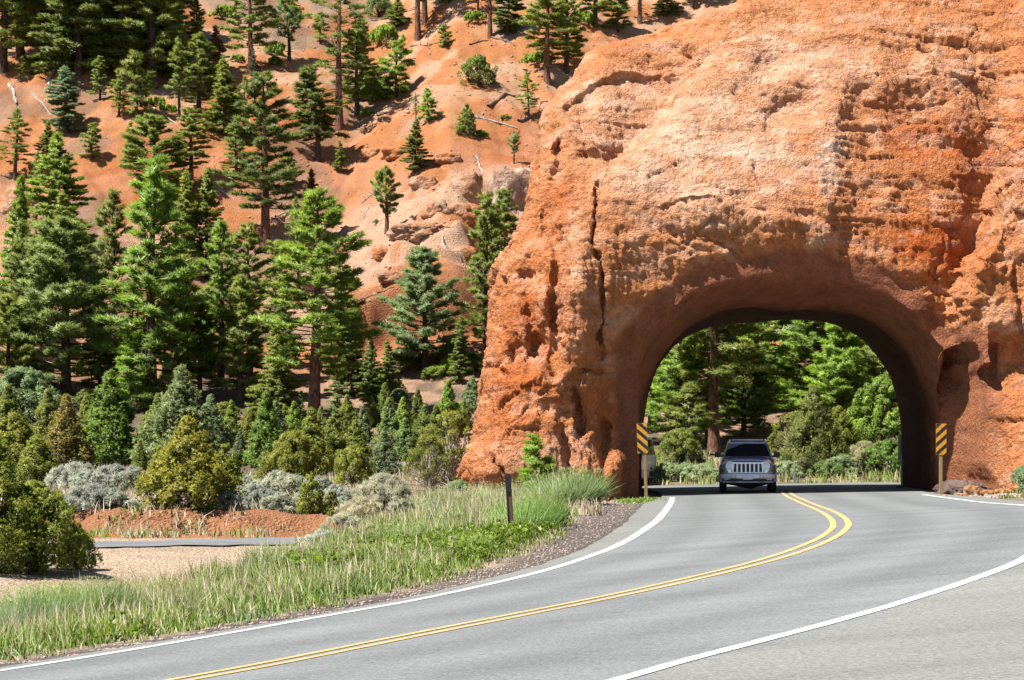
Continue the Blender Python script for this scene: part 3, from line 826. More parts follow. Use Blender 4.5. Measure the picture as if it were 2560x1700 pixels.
# pigments
n1 = fbm(x, y, z, 0.45, 3, 140); n2 = fbm(x, y, z * 1.6, 1.7, 3, 141); n3 = noise(x, y, z, 5.5, 142)
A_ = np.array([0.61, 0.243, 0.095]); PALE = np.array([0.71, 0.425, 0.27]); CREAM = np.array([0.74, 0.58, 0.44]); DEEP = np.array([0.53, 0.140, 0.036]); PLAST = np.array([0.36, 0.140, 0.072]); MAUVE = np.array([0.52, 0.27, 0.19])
pale = np.zeros(len(RV)); deep = np.zeros(len(RV)); cream = np.zeros(len(RV))
for du, dv, ra, rb_, wgt in [(1620,350,2.8,1.5,1.0),(1820,150,2.4,2.0,0.9),(1650,480,2.2,0.8,0.7),(1480,430,1.2,0.8,0.6),(1250,1060,1.4,0.7,1.0),(1560,180,1.3,1.3,0.5),(2340,480,0.8,1.6,0.6),(1330,180,1.5,1.0,0.4),(1420,250,2.0,1.6,0.5),(2200,150,2.5,1.5,0.45),(1330,640,0.5,1.6,0.5),(2330,760,0.5,0.3,0.8)]:
    q = rk(du, dv, 2); pale += wgt * np.exp(-((x - q[0]) / ra)**2 - ((z - q[2]) / rb_)**2)
for du, dv, ra, rb_, wgt in [(2180,330,2.2,1.8,1.0),(2150,560,2.4,0.8,0.9),(1230,760,0.9,2.4,0.7),(1300,450,0.5,0.8,0.8),(1480,290,1.6,0.6,0.7),(1330,700,0.8,2.4,0.3),(1180,900,0.8,1.6,0.35),(1400,980,1.0,1.8,0.4)]:
    q = rk(du, dv, 2); deep += wgt * np.exp(-((x - q[0]) / ra)**2 - ((z - q[2]) / rb_)**2)
for du, dv, ra, rb_, wgt in [(1915,370,0.42,0.75,1.3),(1880,560,0.5,0.25,0.6),(2330,765,0.8,0.16,1.0),(1700,360,1.6,0.5,0.55),(1600,300,0.9,0.3,0.4)]:
    q = rk(du, dv, 1.5); cream += wgt * np.exp(-((x - q[0]) / ra)**2 - ((z - q[2]) / rb_)**2)
C = np.tile(A_, (len(RV), 1))
C = mixc(C, DEEP, np.clip(deep * (0.75 + 0.5 * n1) + 0.25 * sstep(0.2, 0.9, n1), 0, 1))
C = mixc(C, PALE, np.clip(pale * (0.8 + 0.45 * n2) + 0.42 * sstep(0.05, 0.65, n2 - 0.2 * n1), 0, 1))
C = mixc(C, CREAM, np.clip(cream * (0.55 + 0.7 * n2), 0, 1))
C = mixc(C, MAUVE, 0.4 * sstep(0.25, 0.8, fbm(x, y, z * 2.5, 0.8, 3, 150)) * (z > 3))
streak = sstep(0.1, 0.8, noise(x * 2.2, y * 2.2, z * 0.25, 1, 152))
INNER_SHADE = np.array([0.085, 0.040, 0.026])  # shade of the inner tunnel, painted into the lining colour as near-black
C = mixc(C, mixc(mixc(PLAST, PLAST * 0.72, streak * 0.8), INNER_SHADE, 0.9 * sstep(65.2, 67.6, y + 0.6 * n1)), smooth_zone)
C = C * (1 + 0.10 * n3 + 0.10 * n2)[:, None]
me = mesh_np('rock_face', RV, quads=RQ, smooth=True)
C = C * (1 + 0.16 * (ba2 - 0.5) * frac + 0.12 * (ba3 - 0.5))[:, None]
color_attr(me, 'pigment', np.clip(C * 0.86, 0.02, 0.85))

def rock_mat(name, bump, scale):
    m, n, l, out = new_mat(name)
    at_ = n.new('ShaderNodeAttribute'); at_.attribute_name = 'pigment'
    b = n.new('ShaderNodeBsdfPrincipled'); b.inputs['Roughness'].default_value = 0.95; b.inputs['Specular IOR Level'].default_value = 0.12
    tc = n.new('ShaderNodeTexCoord')
    na = n.new('ShaderNodeTexNoise'); na.inputs['Scale'].default_value = scale; na.inputs['Detail'].default_value = 6; na.inputs['Roughness'].default_value = 0.68
    l.new(tc.outputs['Object'], na.inputs['Vector'])
    hs = n.new('ShaderNodeHueSaturation')
    mr = n.new('ShaderNodeMapRange'); mr.inputs['From Min'].default_value = 0.3; mr.inputs['From Max'].default_value = 0.7; mr.inputs['To Min'].default_value = 0.72; mr.inputs['To Max'].default_value = 1.25
    l.new(na.outputs['Fac'], mr.inputs['Value']); l.new(mr.outputs[0], hs.inputs['Value']); l.new(at_.outputs['Color'], hs.inputs['Color'])
    l.new(hs.outputs[0], b.inputs['Base Color'])
    vo = n.new('ShaderNodeTexVoronoi'); vo.inputs['Scale'].default_value = scale * 1.3
    l.new(tc.outputs['Object'], vo.inputs['Vector'])
    ad = n.new('ShaderNodeMath'); ad.operation = 'MULTIPLY_ADD'; ad.inputs[1].default_value = -0.30
    l.new(vo.outputs['Distance'], ad.inputs[0]); l.new(na.outputs['Fac'], ad.inputs[2])
    bp = n.new('ShaderNodeBump'); bp.inputs['Strength'].default_value = bump; bp.inputs['Distance'].default_value = 0.16
    l.new(ad.outputs[0], bp.inputs['Height']); l.new(bp.outputs[0], b.inputs['Normal'])
    l.new(b.outputs[0], out.inputs[0])
    return m
rock_mat('sandstone', 1.0, 10.0)
tag(obj('rock_arch', me, MATS['sandstone']), 'huge weathered orange rock fin with the road tunnel cut through it', 'rock arch')
# ------------------------------------------------------------------ foliage
def leaf_mat(name, transl=0.28):
    m, n, l, out = new_mat(name)
    oi = n.new('ShaderNodeObjectInfo')
    at_ = n.new('ShaderNodeAttribute'); at_.attribute_name = 'tint'
    mu = n.new('ShaderNodeMix'); mu.data_type = 'RGBA'; mu.blend_type = 'MULTIPLY'; mu.inputs['Factor'].default_value = 1.0
    l.new(oi.outputs['Color'], mu.inputs['A']); l.new(at_.outputs['Color'], mu.inputs['B'])
    df = n.new('ShaderNodeBsdfDiffuse'); tr = n.new('ShaderNodeBsdfTranslucent')
    gl = n.new('ShaderNodeBsdfGlossy'); gl.inputs['Roughness'].default_value = 0.45; gl.inputs['Color'].default_value = (0.6, 0.6, 0.55, 1)
    l.new(mu.outputs['Result'], df.inputs['Color'])
    hs = n.new('ShaderNodeHueSaturation'); hs.inputs['Value'].default_value = 1.25; hs.inputs['Saturation'].default_value = 1.1
    l.new(mu.outputs['Result'], hs.inputs['Color']); l.new(hs.outputs[0], tr.inputs['Color'])
    m1 = n.new('ShaderNodeMixShader'); m1.inputs[0].default_value = transl
    l.new(df.outputs[0], m1.inputs[1]); l.new(tr.outputs[0], m1.inputs[2])
    m2 = n.new('ShaderNodeMixShader'); m2.inputs[0].default_value = 0.045
    l.new(m1.outputs[0], m2.inputs[1]); l.new(gl.outputs[0], m2.inputs[2])
    l.new(m2.outputs[0], out.inputs[0])
    return m
leaf_mat('needles', 0.42); leaf_mat('blades', 0.42)

def bark_mat(name, c0, c1, scale=(9, 9, 2.0)):
    m, n, l, out = new_mat(name)
    b = n.new('ShaderNodeBsdfPrincipled'); b.inputs['Roughness'].default_value = 0.9; b.inputs['Specular IOR Level'].default_value = 0.2
    tc = n.new('ShaderNodeTexCoord'); mp = n.new('ShaderNodeMapping'); mp.inputs['Scale'].default_value = scale
    nz = n.new('ShaderNodeTexNoise'); nz.inputs['Scale'].default_value = 1.6; nz.inputs['Detail'].default_value = 6
    l.new(tc.outputs['Object'], mp.inputs['Vector']); l.new(mp.outputs[0], nz.inputs['Vector'])
    r = n.new('ShaderNodeValToRGB'); r.color_ramp.elements[0].position = 0.35; r.color_ramp.elements[1].position = 0.65
    r.color_ramp.elements[0].color = c0 + (1,); r.color_ramp.elements[1].color = c1 + (1,)
    l.new(nz.outputs['Fac'], r.inputs['Fac']); l.new(r.outputs[0], b.inputs['Base Color'])
    bp = n.new('ShaderNodeBump'); bp.inputs['Strength'].default_value = 0.8; bp.inputs['Distance'].default_value = 0.04
    l.new(nz.outputs['Fac'], bp.inputs['Height']); l.new(bp.outputs[0], b.inputs['Normal'])
    l.new(b.outputs[0], out.inputs[0])
    return m
bark_mat('pine_bark', (0.06, 0.032, 0.022), (0.23, 0.115, 0.07))
bark_mat('dark_bark', (0.035, 0.025, 0.02), (0.11, 0.075, 0.055))
bark_mat('grey_wood', (0.20, 0.165, 0.14), (0.52, 0.47, 0.42))
bark_mat('brown_wood', (0.10, 0.065, 0.045), (0.26, 0.18, 0.125))

def unit(A):
    return A / np.maximum(np.linalg.norm(A, axis=-1, keepdims=True), 1e-9)

def tufts(rng, P, D, size, nb=9, width=0.13, cone=1.0, tint=None):
    """needle tufts: nb thin blades fanning from each point P around direction D"""
    n = len(P)
    P = np.repeat(P, nb, 0); D = np.repeat(unit(D), nb, 0)
    size = np.repeat(np.broadcast_to(size, n), nb)
    d = unit(D + rng.normal(size=(n * nb, 3)) * cone * 0.62)
    side = unit(np.cross(d, rng.normal(size=(n * nb, 3))))
    L = (size * rng.uniform(0.6, 1.15, n * nb))[:, None]; w = (size * width * rng.uniform(0.7, 1.2, n * nb))[:, None]
    # wind every blade so that its face looks out of the clump, and shade it with the clump's own rounding
    gn = np.cross(d, side)
    side = side * np.where((gn * D).sum(1) < 0, 1.0, -1.0)[:, None]
    gn = np.cross(d, -side)
    V = np.stack([P + side * w, P + d * L, P - side * w], 1).reshape(-1, 3)
    NRM = np.repeat(unit(D * 0.9 + unit(gn) * 0.45 + np.repeat(rng.normal(size=(n, 3)), nb, 0) * 0.18), 3, 0)
    Q = np.arange(n * nb * 3).reshape(-1, 3)
    if tint is None: tint = rng.uniform(0.75, 1.25, n)
    if np.ndim(tint) == 1: tint = np.repeat(tint[:, None], 3, 1)
    T = np.repeat(tint, nb, 0) * rng.uniform(0.85, 1.15, (n * nb, 1))
    T = np.repeat(T, 3, 0)
    return V, Q, T, NRM

def tube_np(pts, rad, n=6):
    """tapered tube as arrays"""
    P = np.asarray(pts, float); m_ = len(P)
    T = unit(np.gradient(P, axis=0))
    ref = np.array([0.31, 0.95, 0.05]) if abs(T[0, 2]) > 0.7 else np.array([0, 0, 1.0])
    A = unit(np.cross(T, ref)); B = np.cross(T, A)
    ang = np.arange(n) * 2 * np.pi / n
    V = P[:, None] + (A[:, None] * np.cos(ang)[None, :, None] + B[:, None] * np.sin(ang)[None, :, None]) * np.asarray(rad)[:, None, None]
    ii = np.arange(m_ * n).reshape(m_, n); jj = np.roll(ii, -1, 1)
    Q = np.stack([ii[:-1], jj[:-1], jj[1:], ii[1:]], -1).reshape(-1, 4)
    return V.reshape(-1, 3), Q

def set_normals(me, N):
    a = me.attributes.new('custom_normal', 'FLOAT_VECTOR', 'POINT')
    a.data.foreach_set('vector', np.ascontiguousarray(N, np.float32).ravel())
    me.polygons.foreach_set('use_smooth', np.ones(len(me.polygons), bool))
    me.update()

class Acc:
    def __init__(self): self.V = []; self.Q = []; self.T = []; self.N = []; self.n = 0
    def add(self, V, Q, T=None, N=None):
        if N is not None: self.N.append(N)
        self.V.append(V); self.Q.append(Q + self.n); self.n += len(V)
        if T is not None: self.T.append(T)
    def mesh(self, name, smooth=False):
        Q = np.concatenate(self.Q)
        me = mesh_np(name, np.concatenate(self.V), tris=Q if Q.shape[1] == 3 else None, quads=Q if Q.shape[1] == 4 else None, smooth=smooth)
        if self.T: color_attr(me, 'tint', np.concatenate(self.T))
        if self.N: set_normals(me, np.concatenate(self.N))
        return me

UP = np.array([0, 0, 1.0])

def conifer(seed, H=10.0, base=0.25, nb=80, L=2.2, shape=0.8, tipl=0.12, e0=-10, e1=45, curve=0.18, dens=9.0, size=0.34, nbl=10, width=0.085, r0=0.2, sway=0.15, bare=0.35, gap=0.25, lower=0.6, dead=8, spread=0.30, flat=0.4, tint_lo=0.7, bend=0.0, forks=0):
    """trunk mesh and crown mesh of a needle tree of height H standing at the origin"""
    rng = np.random.default_rng(seed)
    wood = Acc(); leaf = Acc()
    tz = np.linspace(0, 1, 13)
    ph = rng.uniform(0, 6.28, 2)
    tx = sway * np.sin(tz * 3.1 + ph[0]) * tz + bend * H * tz**1.6; ty = sway * np.sin(tz * 2.7 + ph[1]) * tz
    TP = np.c_[tx - tx[0], ty - ty[0], tz * H]
    tr = r0 * (1 - tz)**0.85 + 0.012
    tr[0] *= 1.3
    TPb = TP.copy(); TPb[0, 2] = -0.4
    wood.add(*tube_np(TPb, tr, 9))
    def trunk(t): return np.array([np.interp(t, tz, TP[:, k]) for k in range(3)])
    az = rng.uniform(0, 6.28)
    gaps = rng.uniform(0, 6.28, 3)
    lobes = rng.uniform(0, 6.28, 2)
    for i in range(nb + dead):
        is_dead = i >= nb
        if is_dead:
            t = rng.uniform(base * 0.35, min(base + 0.25, 0.9)); rel = 0.0
        else:
            rel = (i + rng.uniform(0, 1)) / nb
            t = base + (0.985 - base) * rel**0.92
        az += 2.399 + rng.normal() * 0.5
        ln = L * ((1 - rel)**shape * (1 - tipl) + tipl)
        if rel < 0.18: ln *= lower + (1 - lower) * rel / 0.18
        ln *= rng.uniform(0.55, 1.12) * (1 + 0.22 * math.sin(az * 2 + lobes[0] + t * 7))
        if not is_dead and rng.random() < gap * (0.5 + 0.5 * math.sin(t * 17 + gaps[0])): ln *= 0.35
        if is_dead: ln = L * rng.uniform(0.2, 0.55)
        el = R(e0 + (e1 - e0) * rel**1.2 + rng.normal() * 7)
        h = np.array([math.cos(az), math.sin(az), 0.0]); lat = np.array([-h[1], h[0], 0.0])
        d = h * math.cos(el) + UP * math.sin(el)
        p0 = trunk(t)
        ss = np.linspace(0, 1, 5)
        cv = curve * ln * (1 if el < R(25) else 0.4)
        jit = rng.normal(size=2) * 0.06 * ln
        BP = p0 + d * ln * ss[:, None] + UP * (cv * ss**2)[:, None] + lat * (jit[0] * ss**1.5)[:, None]
        br = max(0.010, 0.30 * np.interp(t, tz, tr)) * (1 - ss * 0.85)
        wood.add(*tube_np(BP, np.maximum(br, 0.006), 4))
        if is_dead: continue
        k = max(3, int(dens * ln**1.15 * 3 + 3))
        s = bare + (1.02 - bare) * rng.random(k)**0.7
        C = np.stack([np.interp(s, ss, BP[:, q]) for q in range(3)], 1)
        wid = spread * ln * np.clip(1.25 - s, 0.12, 1) * np.clip((s - bare) * 4, 0.15, 1)
        off = rng.uniform(-1, 1, k) * wid
        C = C + lat * off[:, None] + UP * (np.abs(rng.normal(size=k)) * flat * wid * 0.6 - 0.10 * np.abs(off))[:, None] + rng.normal(size=(k, 3)) * 0.05 * size / 0.3
        D = d * 0.7 + lat * (np.sign(off) * 0.7 * np.minimum(1, np.abs(off) / 0.2))[:, None] + UP * 0.55
        tint = rng.uniform(tint_lo, 1.2, k) * rng.uniform(0.85, 1.12)
        leaf.add(*tufts(rng, C, D, size * rng.uniform(0.75, 1.15, k), nbl, width, 1.0, tint))
    # leader
    k = 10
    C = trunk(0.94) + (trunk(1.0) - trunk(0.94)) * np.linspace(0, 1.05, k)[:, None]
    leaf.add(*tufts(rng, C, np.tile(UP, (k, 1)) + rng.normal(size=(k, 3)) * 0.5, size * 0.8, nbl, width))
    return wood.mesh('trunk', True), leaf.mesh('crown')

def bushy(seed, H=3.0, W=1.3, shape=0.75, n_cl=110, per=34, cl=0.30, size=0.16, nbl=8, width=0.2, round_=0.0, stems=3, r0=0.09, tips=0.0, tint_lo=0.65, low=0.03, up=0.7, open_=0.0):
    """dense scale-leaved crown made of many foliage clumps over several stems (junipers, shrubs)"""
    per = int(per * 1.35); size = size * 0.68
    rng = np.random.default_rng(seed)
    wood = Acc(); leaf = Acc()
    lob = rng.uniform(0, 6.28, 4)
    for i in range(n_cl):
        h = rng.random()**(1.25 - 0.6 * round_)
        a = rng.uniform(0, 6.28)
        if round_ > 0.5: rad = math.sqrt(max(0.02, 1 - (h * 1.02)**2.2))
        else:
            h = rng.random()**1.1
            rad = ((1 - h)**shape) * min(1, 0.62 + h * 2.6)
        rad *= W * (1 + 0.20 * math.sin(2 * a + lob[0] + 3 * h) + 0.14 * math.sin(3 * a + lob[1] - 5 * h))
        f = rng.uniform(0.35, 1.0)**0.5
        c = np.array([math.cos(a) * rad * f, math.sin(a) * rad * f, H * (low + (0.96 - low) * h)])
        r = cl * rng.uniform(0.65, 1.3) * (1 - (0.45 if round_ > 0.5 else 0.78) * h)
        nrm = unit(rng.normal(size=(per, 3)) + np.array([math.cos(a), math.sin(a), up]) * 0.55)
        C = c + nrm * r * rng.uniform(0.55, 1.0, (per, 1)) * np.array([1, 1, 1.15])
        C[:, 2] = np.maximum(C[:, 2], 0.03)
        if round_ < 0.5:
            C[: per // 4] += (nrm[: per // 4] * 0.6 + UP) * r * rng.uniform(0.3, 1.1, (per // 4, 1))      # ragged sprays beyond the clump
        D = nrm * 0.7 + UP * up * 0.75
        base_t = rng.uniform(tint_lo, 1.15)
        tint = base_t * rng.uniform(0.82, 1.18, per)
        T3 = np.repeat(tint[:, None], 3, 1)
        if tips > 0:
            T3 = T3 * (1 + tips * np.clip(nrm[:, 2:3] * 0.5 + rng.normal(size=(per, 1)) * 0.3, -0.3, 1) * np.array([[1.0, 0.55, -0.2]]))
        leaf.add(*tufts(rng, C, D, size * rng.uniform(0.7, 1.2, per), nbl, width, 1.0, T3))
        if i % 5 == 0 or open_ > 0:
            st = np.array([rng.normal() * 0.03, rng.normal() * 0.03, H * (0.04 + 0.5 * h * rng.random())])
            mid = (st + c) / 2 + rng.normal(size=3) * 0.08 * W + np.array([0, 0, -0.05 * H])
            wood.add(*tube_np([st, mid, c], [r0 * 0.35, r0 * 0.22, 0.006], 4))
    for k in range(stems):
        a = rng.uniform(0, 6.28); q = rng.uniform(0.1, 0.45) * W * (0.3 if round_ < 0.5 else 1)
        zs = np.linspace(-0.15, H * rng.uniform(0.6, 0.88), 5)
        t = np.linspace(0, 1, 5)
        wood.add(*tube_np(np.c_[math.cos(a) * q * t, math.sin(a) * q * t + rng.normal() * 0.04, zs], r0 * (1 - 0.85 * t) + 0.004, 6))
    return wood.mesh('trunk', True), leaf.mesh('crown')

def broom(seed, H=0.7, n=900, W=0.28):
    rng = np.random.default_rng(seed)
    wood = Acc(); leaf = Acc()
    a = rng.uniform(0, 6.28, n); r = np.sqrt(rng.random(n)) * W
    P = np.c_[np.cos(a) * r, np.sin(a) * r, rng.uniform(0, 0.3, n) * H]
    D = np.c_[np.cos(a) * r, np.sin(a) * r, np.full(n, 0.0)] * 1.6 + UP + rng.normal(size=(n, 3)) * 0.15
    leaf.add(*tufts(rng, P, D, H * rng.uniform(0.45, 0.95, n), 3, 0.018, 0.35, rng.uniform(0.7, 1.25, n)))
    k = 160; j = rng.integers(0, n, k)
    tip = P[j] + unit(D[j]) * H * 0.85
    leaf.add(*tufts(rng, tip, D[j], H * 0.09, 4, 0.07, 1.0, np.tile([[1.45, 1.2, 1.1]], (k, 1))))
    for q in range(9):
        d_ = D[rng.integers(0, n)]
        wood.add(*tube_np([(0, 0, -0.05), unit(d_) * H * 0.3, unit(d_) * H * 0.6], [0.012, 0.008, 0.004], 4))
    return wood.mesh('trunk', True), leaf.mesh('crown')

PROTO = {}
def proto(key, fn, bark, **kw):
    w, lf = fn(**kw)
    w.materials.append(MATS[bark]); lf.materials.append(MATS['needles'])
    PROTO[key] = (w, lf, kw.get('H', 1.0))
# tall pines: tufted, open, bare lower trunks
proto('pine_a', conifer, 'pine_bark', seed=1, H=13.0, base=0.22, nb=92, L=2.5, shape=0.75, dens=12.3, size=0.30, r0=0.21, gap=0.35)
proto('pine_b', conifer, 'pine_bark', seed=2, H=12.0, base=0.30, nb=84, L=2.3, shape=0.62, dens=12.3, size=0.30, r0=0.20, gap=0.4, e0=-14)
proto('pine_c', conifer, 'dark_bark', seed=3, H=11.0, base=0.14, nb=100, L=2.2, shape=0.85, dens=12.3, size=0.30, r0=0.19, gap=0.4)
proto('pine_d', conifer, 'pine_bark', seed=4, H=13.0, base=0.42, nb=64, L=1.9, shape=0.5, dens=11.7, size=0.30, r0=0.20, gap=0.6, dead=22, e0=-18)
proto('pine_round', conifer, 'dark_bark', seed=5, H=9.5, base=0.10, nb=110, L=2.4, shape=0.62, tipl=0.22, dens=13.0, size=0.30, r0=0.18, gap=0.35, e0=0)
# slender and young pines
proto('young_a', conifer, 'dark_bark', seed=6, H=4.5, base=0.10, nb=46, L=1.15, shape=0.8, dens=14.3, size=0.27, r0=0.07, gap=0.4, bare=0.25, dead=2)
proto('young_b', conifer, 'dark_bark', seed=7, H=5.5, base=0.16, nb=44, L=1.0, shape=0.7, dens=11.7, size=0.26, r0=0.07, gap=0.6, bare=0.3, dead=6)
proto('sparse_a', conifer, 'dark_bark', seed=8, H=9.5, base=0.22, nb=62, L=1.35, shape=0.65, dens=7, size=0.30, r0=0.11, gap=0.75, dead=20, bare=0.4)
proto('sparse_b', conifer, 'pine_bark', seed=9, H=12.0, base=0.34, nb=54, L=2.0, shape=0.42, dens=5.5, size=0.30, r0=0.19, gap=0.7, dead=34, bare=0.5, e0=-22)
# firs: dense, spired
proto('fir_a', conifer, 'dark_bark', seed=10, H=9.0, base=0.04, nb=130, L=1.75, shape=0.95, tipl=0.05, dens=14.3, size=0.24, nbl=8, width=0.16, r0=0.13, e0=-16, e1=35, curve=0.12, gap=0.15, bare=0.15, dead=0, lower=0.85, flat=0.2)
proto('fir_b', conifer, 'dark_bark', seed=11, H=8.0, base=0.05, nb=120, L=1.25, shape=0.85, tipl=0.06, dens=15.6, size=0.22, nbl=8, width=0.16, r0=0.11, e0=-20, e1=35, curve=0.12, gap=0.25, bare=0.15, dead=2, lower=0.8, flat=0.2)
proto('fir_lean', conifer, 'dark_bark', seed=12, H=9.0, base=0.24, nb=100, L=1.6, shape=0.7, tipl=0.08, dens=11.7, size=0.27, nbl=8, width=0.14, r0=0.13, e0=-22, e1=30, curve=0.10, gap=0.4, bare=0.2, dead=12, bend=-0.10)
# a stubby pine with a thick trunk, dead needles, bare snags
proto('stub', conifer, 'pine_bark', seed=13, H=5.2, base=0.28, nb=48, L=1.35, shape=0.35, tipl=0.45, dens=14.3, size=0.30, r0=0.20, gap=0.6, dead=8, e0=-5)
proto('umbrella', conifer, 'dark_bark', seed=14, H=4.0, base=0.38, nb=40, L=1.5, shape=0.28, tipl=0.5, dens=8, size=0.28, r0=0.13, gap=0.6, dead=14, e0=5)
# junipers and pinyons of the lower slope
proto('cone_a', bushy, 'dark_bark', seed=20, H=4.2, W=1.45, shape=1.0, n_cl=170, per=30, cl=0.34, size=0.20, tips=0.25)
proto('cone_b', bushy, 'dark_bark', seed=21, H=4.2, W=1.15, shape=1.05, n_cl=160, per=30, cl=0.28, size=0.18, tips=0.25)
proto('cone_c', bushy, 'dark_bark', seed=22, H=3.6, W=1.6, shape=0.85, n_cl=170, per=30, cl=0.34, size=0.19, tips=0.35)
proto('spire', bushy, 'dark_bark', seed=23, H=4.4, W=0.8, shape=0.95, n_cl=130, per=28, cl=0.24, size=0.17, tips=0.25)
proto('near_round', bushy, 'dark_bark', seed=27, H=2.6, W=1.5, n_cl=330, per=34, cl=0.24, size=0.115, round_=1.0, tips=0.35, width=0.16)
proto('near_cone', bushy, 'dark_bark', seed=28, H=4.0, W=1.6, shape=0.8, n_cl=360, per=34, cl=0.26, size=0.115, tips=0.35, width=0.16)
proto('round_a', bushy, 'dark_bark', seed=24, H=2.6, W=1.5, n_cl=150, per=30, cl=0.32, size=0.17, round_=1.0, tips=0.35)
proto('egg', bushy, 'dark_bark', seed=25, H=1.6, W=0.42, shape=0.45, n_cl=60, per=28, cl=0.17, size=0.12, tips=0.3, r0=0.04)
proto('gnarled', bushy, 'grey_wood', seed=26, H=3.6, W=2.1, n_cl=70, per=34, cl=0.42, size=0.17, round_=1.0, stems=5, r0=0.15, tips=0.35, low=0.12, open_=1.0)
# shrubs
proto('sage', bushy, 'grey_wood', seed=30, H=1.05, W=0.85, n_cl=70, per=26, cl=0.20, size=0.15, width=0.16, round_=1.0, stems=6, r0=0.03, up=1.3, tint_lo=0.75)
proto('sage_b', bushy, 'grey_wood', seed=31, H=0.8, W=0.95, n_cl=64, per=26, cl=0.18, size=0.16, width=0.12, round_=1.0, stems=7, r0=0.025, up=1.6, tint_lo=0.75)
proto('wispy', bushy, 'brown_wood', seed=32, H=1.5, W=0.95, n_cl=70, per=26, cl=0.22, size=0.20, width=0.06, round_=0.9, stems=8, r0=0.035, up=1.9, tint_lo=0.8, open_=1.0, low=0.25)
proto('broom', broom, 'brown_wood', seed=40, H=0.7)
proto('broom_b', broom, 'brown_wood', seed=41, H=0.7, n=1100, W=0.42)
proto('mat', bushy, 'brown_wood', seed=33, H=0.55, W=1.0, n_cl=60, per=24, cl=0.17, size=0.14, width=0.3, round_=1.0, stems=3, r0=0.02, up=0.8)
proto('leafy', bushy, 'dark_bark', seed=34, H=5.0, W=2.2, n_cl=150, per=34, cl=0.42, size=0.22, width=0.26, round_=0.8, stems=4, r0=0.12, tips=0.2, low=0.12)

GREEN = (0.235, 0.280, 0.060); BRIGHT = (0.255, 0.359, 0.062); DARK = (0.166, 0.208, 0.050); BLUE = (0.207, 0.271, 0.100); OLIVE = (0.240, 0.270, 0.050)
GOLD = (0.265, 0.270, 0.045); GREYG = (0.220, 0.290, 0.130); SAGEC = (0.35, 0.375, 0.285); RUST = (0.240, 0.140, 0.070); LIME = (0.24, 0.37, 0.05); TANC = (0.41, 0.385, 0.25); PALEG = (0.29, 0.35, 0.175)
# ------------------------------------------------------------------ planting: every tree and shrub one can tell apart in the photograph
_seed = [0]
def plant(name, key, u, vb, vt, wid, col, label, cat, group, ymin=20.0, ymax=190.0, Y=None):
    """one plant standing where the photograph shows its foot (u, vb) and as tall as its top (vt) says"""
    if Y is None:
        x, y, z = ground_hit(u, vb, ymin, ymax)
    else:
        y = Y; x = (u - CXP) / FPX * Y; z = gz(x, y)
        vb = HOR - (z - EYE) * FPX / y
    h = (vb - vt) / FPX * y
    w, lf, H = PROTO[key]
    _seed[0] += 1
    rng = np.random.default_rng(500 + _seed[0])
    s = h / H
    root = empty(name, (x, y, z - 0.05), rng.uniform(0, 6.28))
    wid = wid * (1.42 if key.split('_')[0] in ('pine', 'fir', 'sparse', 'young') else 1.12 if key in ('cone_a', 'cone_b', 'cone_c', 'spire') else 1.0)
    if group == HILL and key.split('_')[0] in ('pine', 'fir', 'sparse', 'young'): wid *= 1.18
    root.scale = (s * wid, s * wid, s)
    t = obj('trunk', w, parent=root)
    c = obj('crown', lf, parent=root)
    k = rng.uniform(0.9, 1.12)
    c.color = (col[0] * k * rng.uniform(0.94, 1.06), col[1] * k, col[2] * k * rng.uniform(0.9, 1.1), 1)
    tag(root, label, cat, group)
    return root

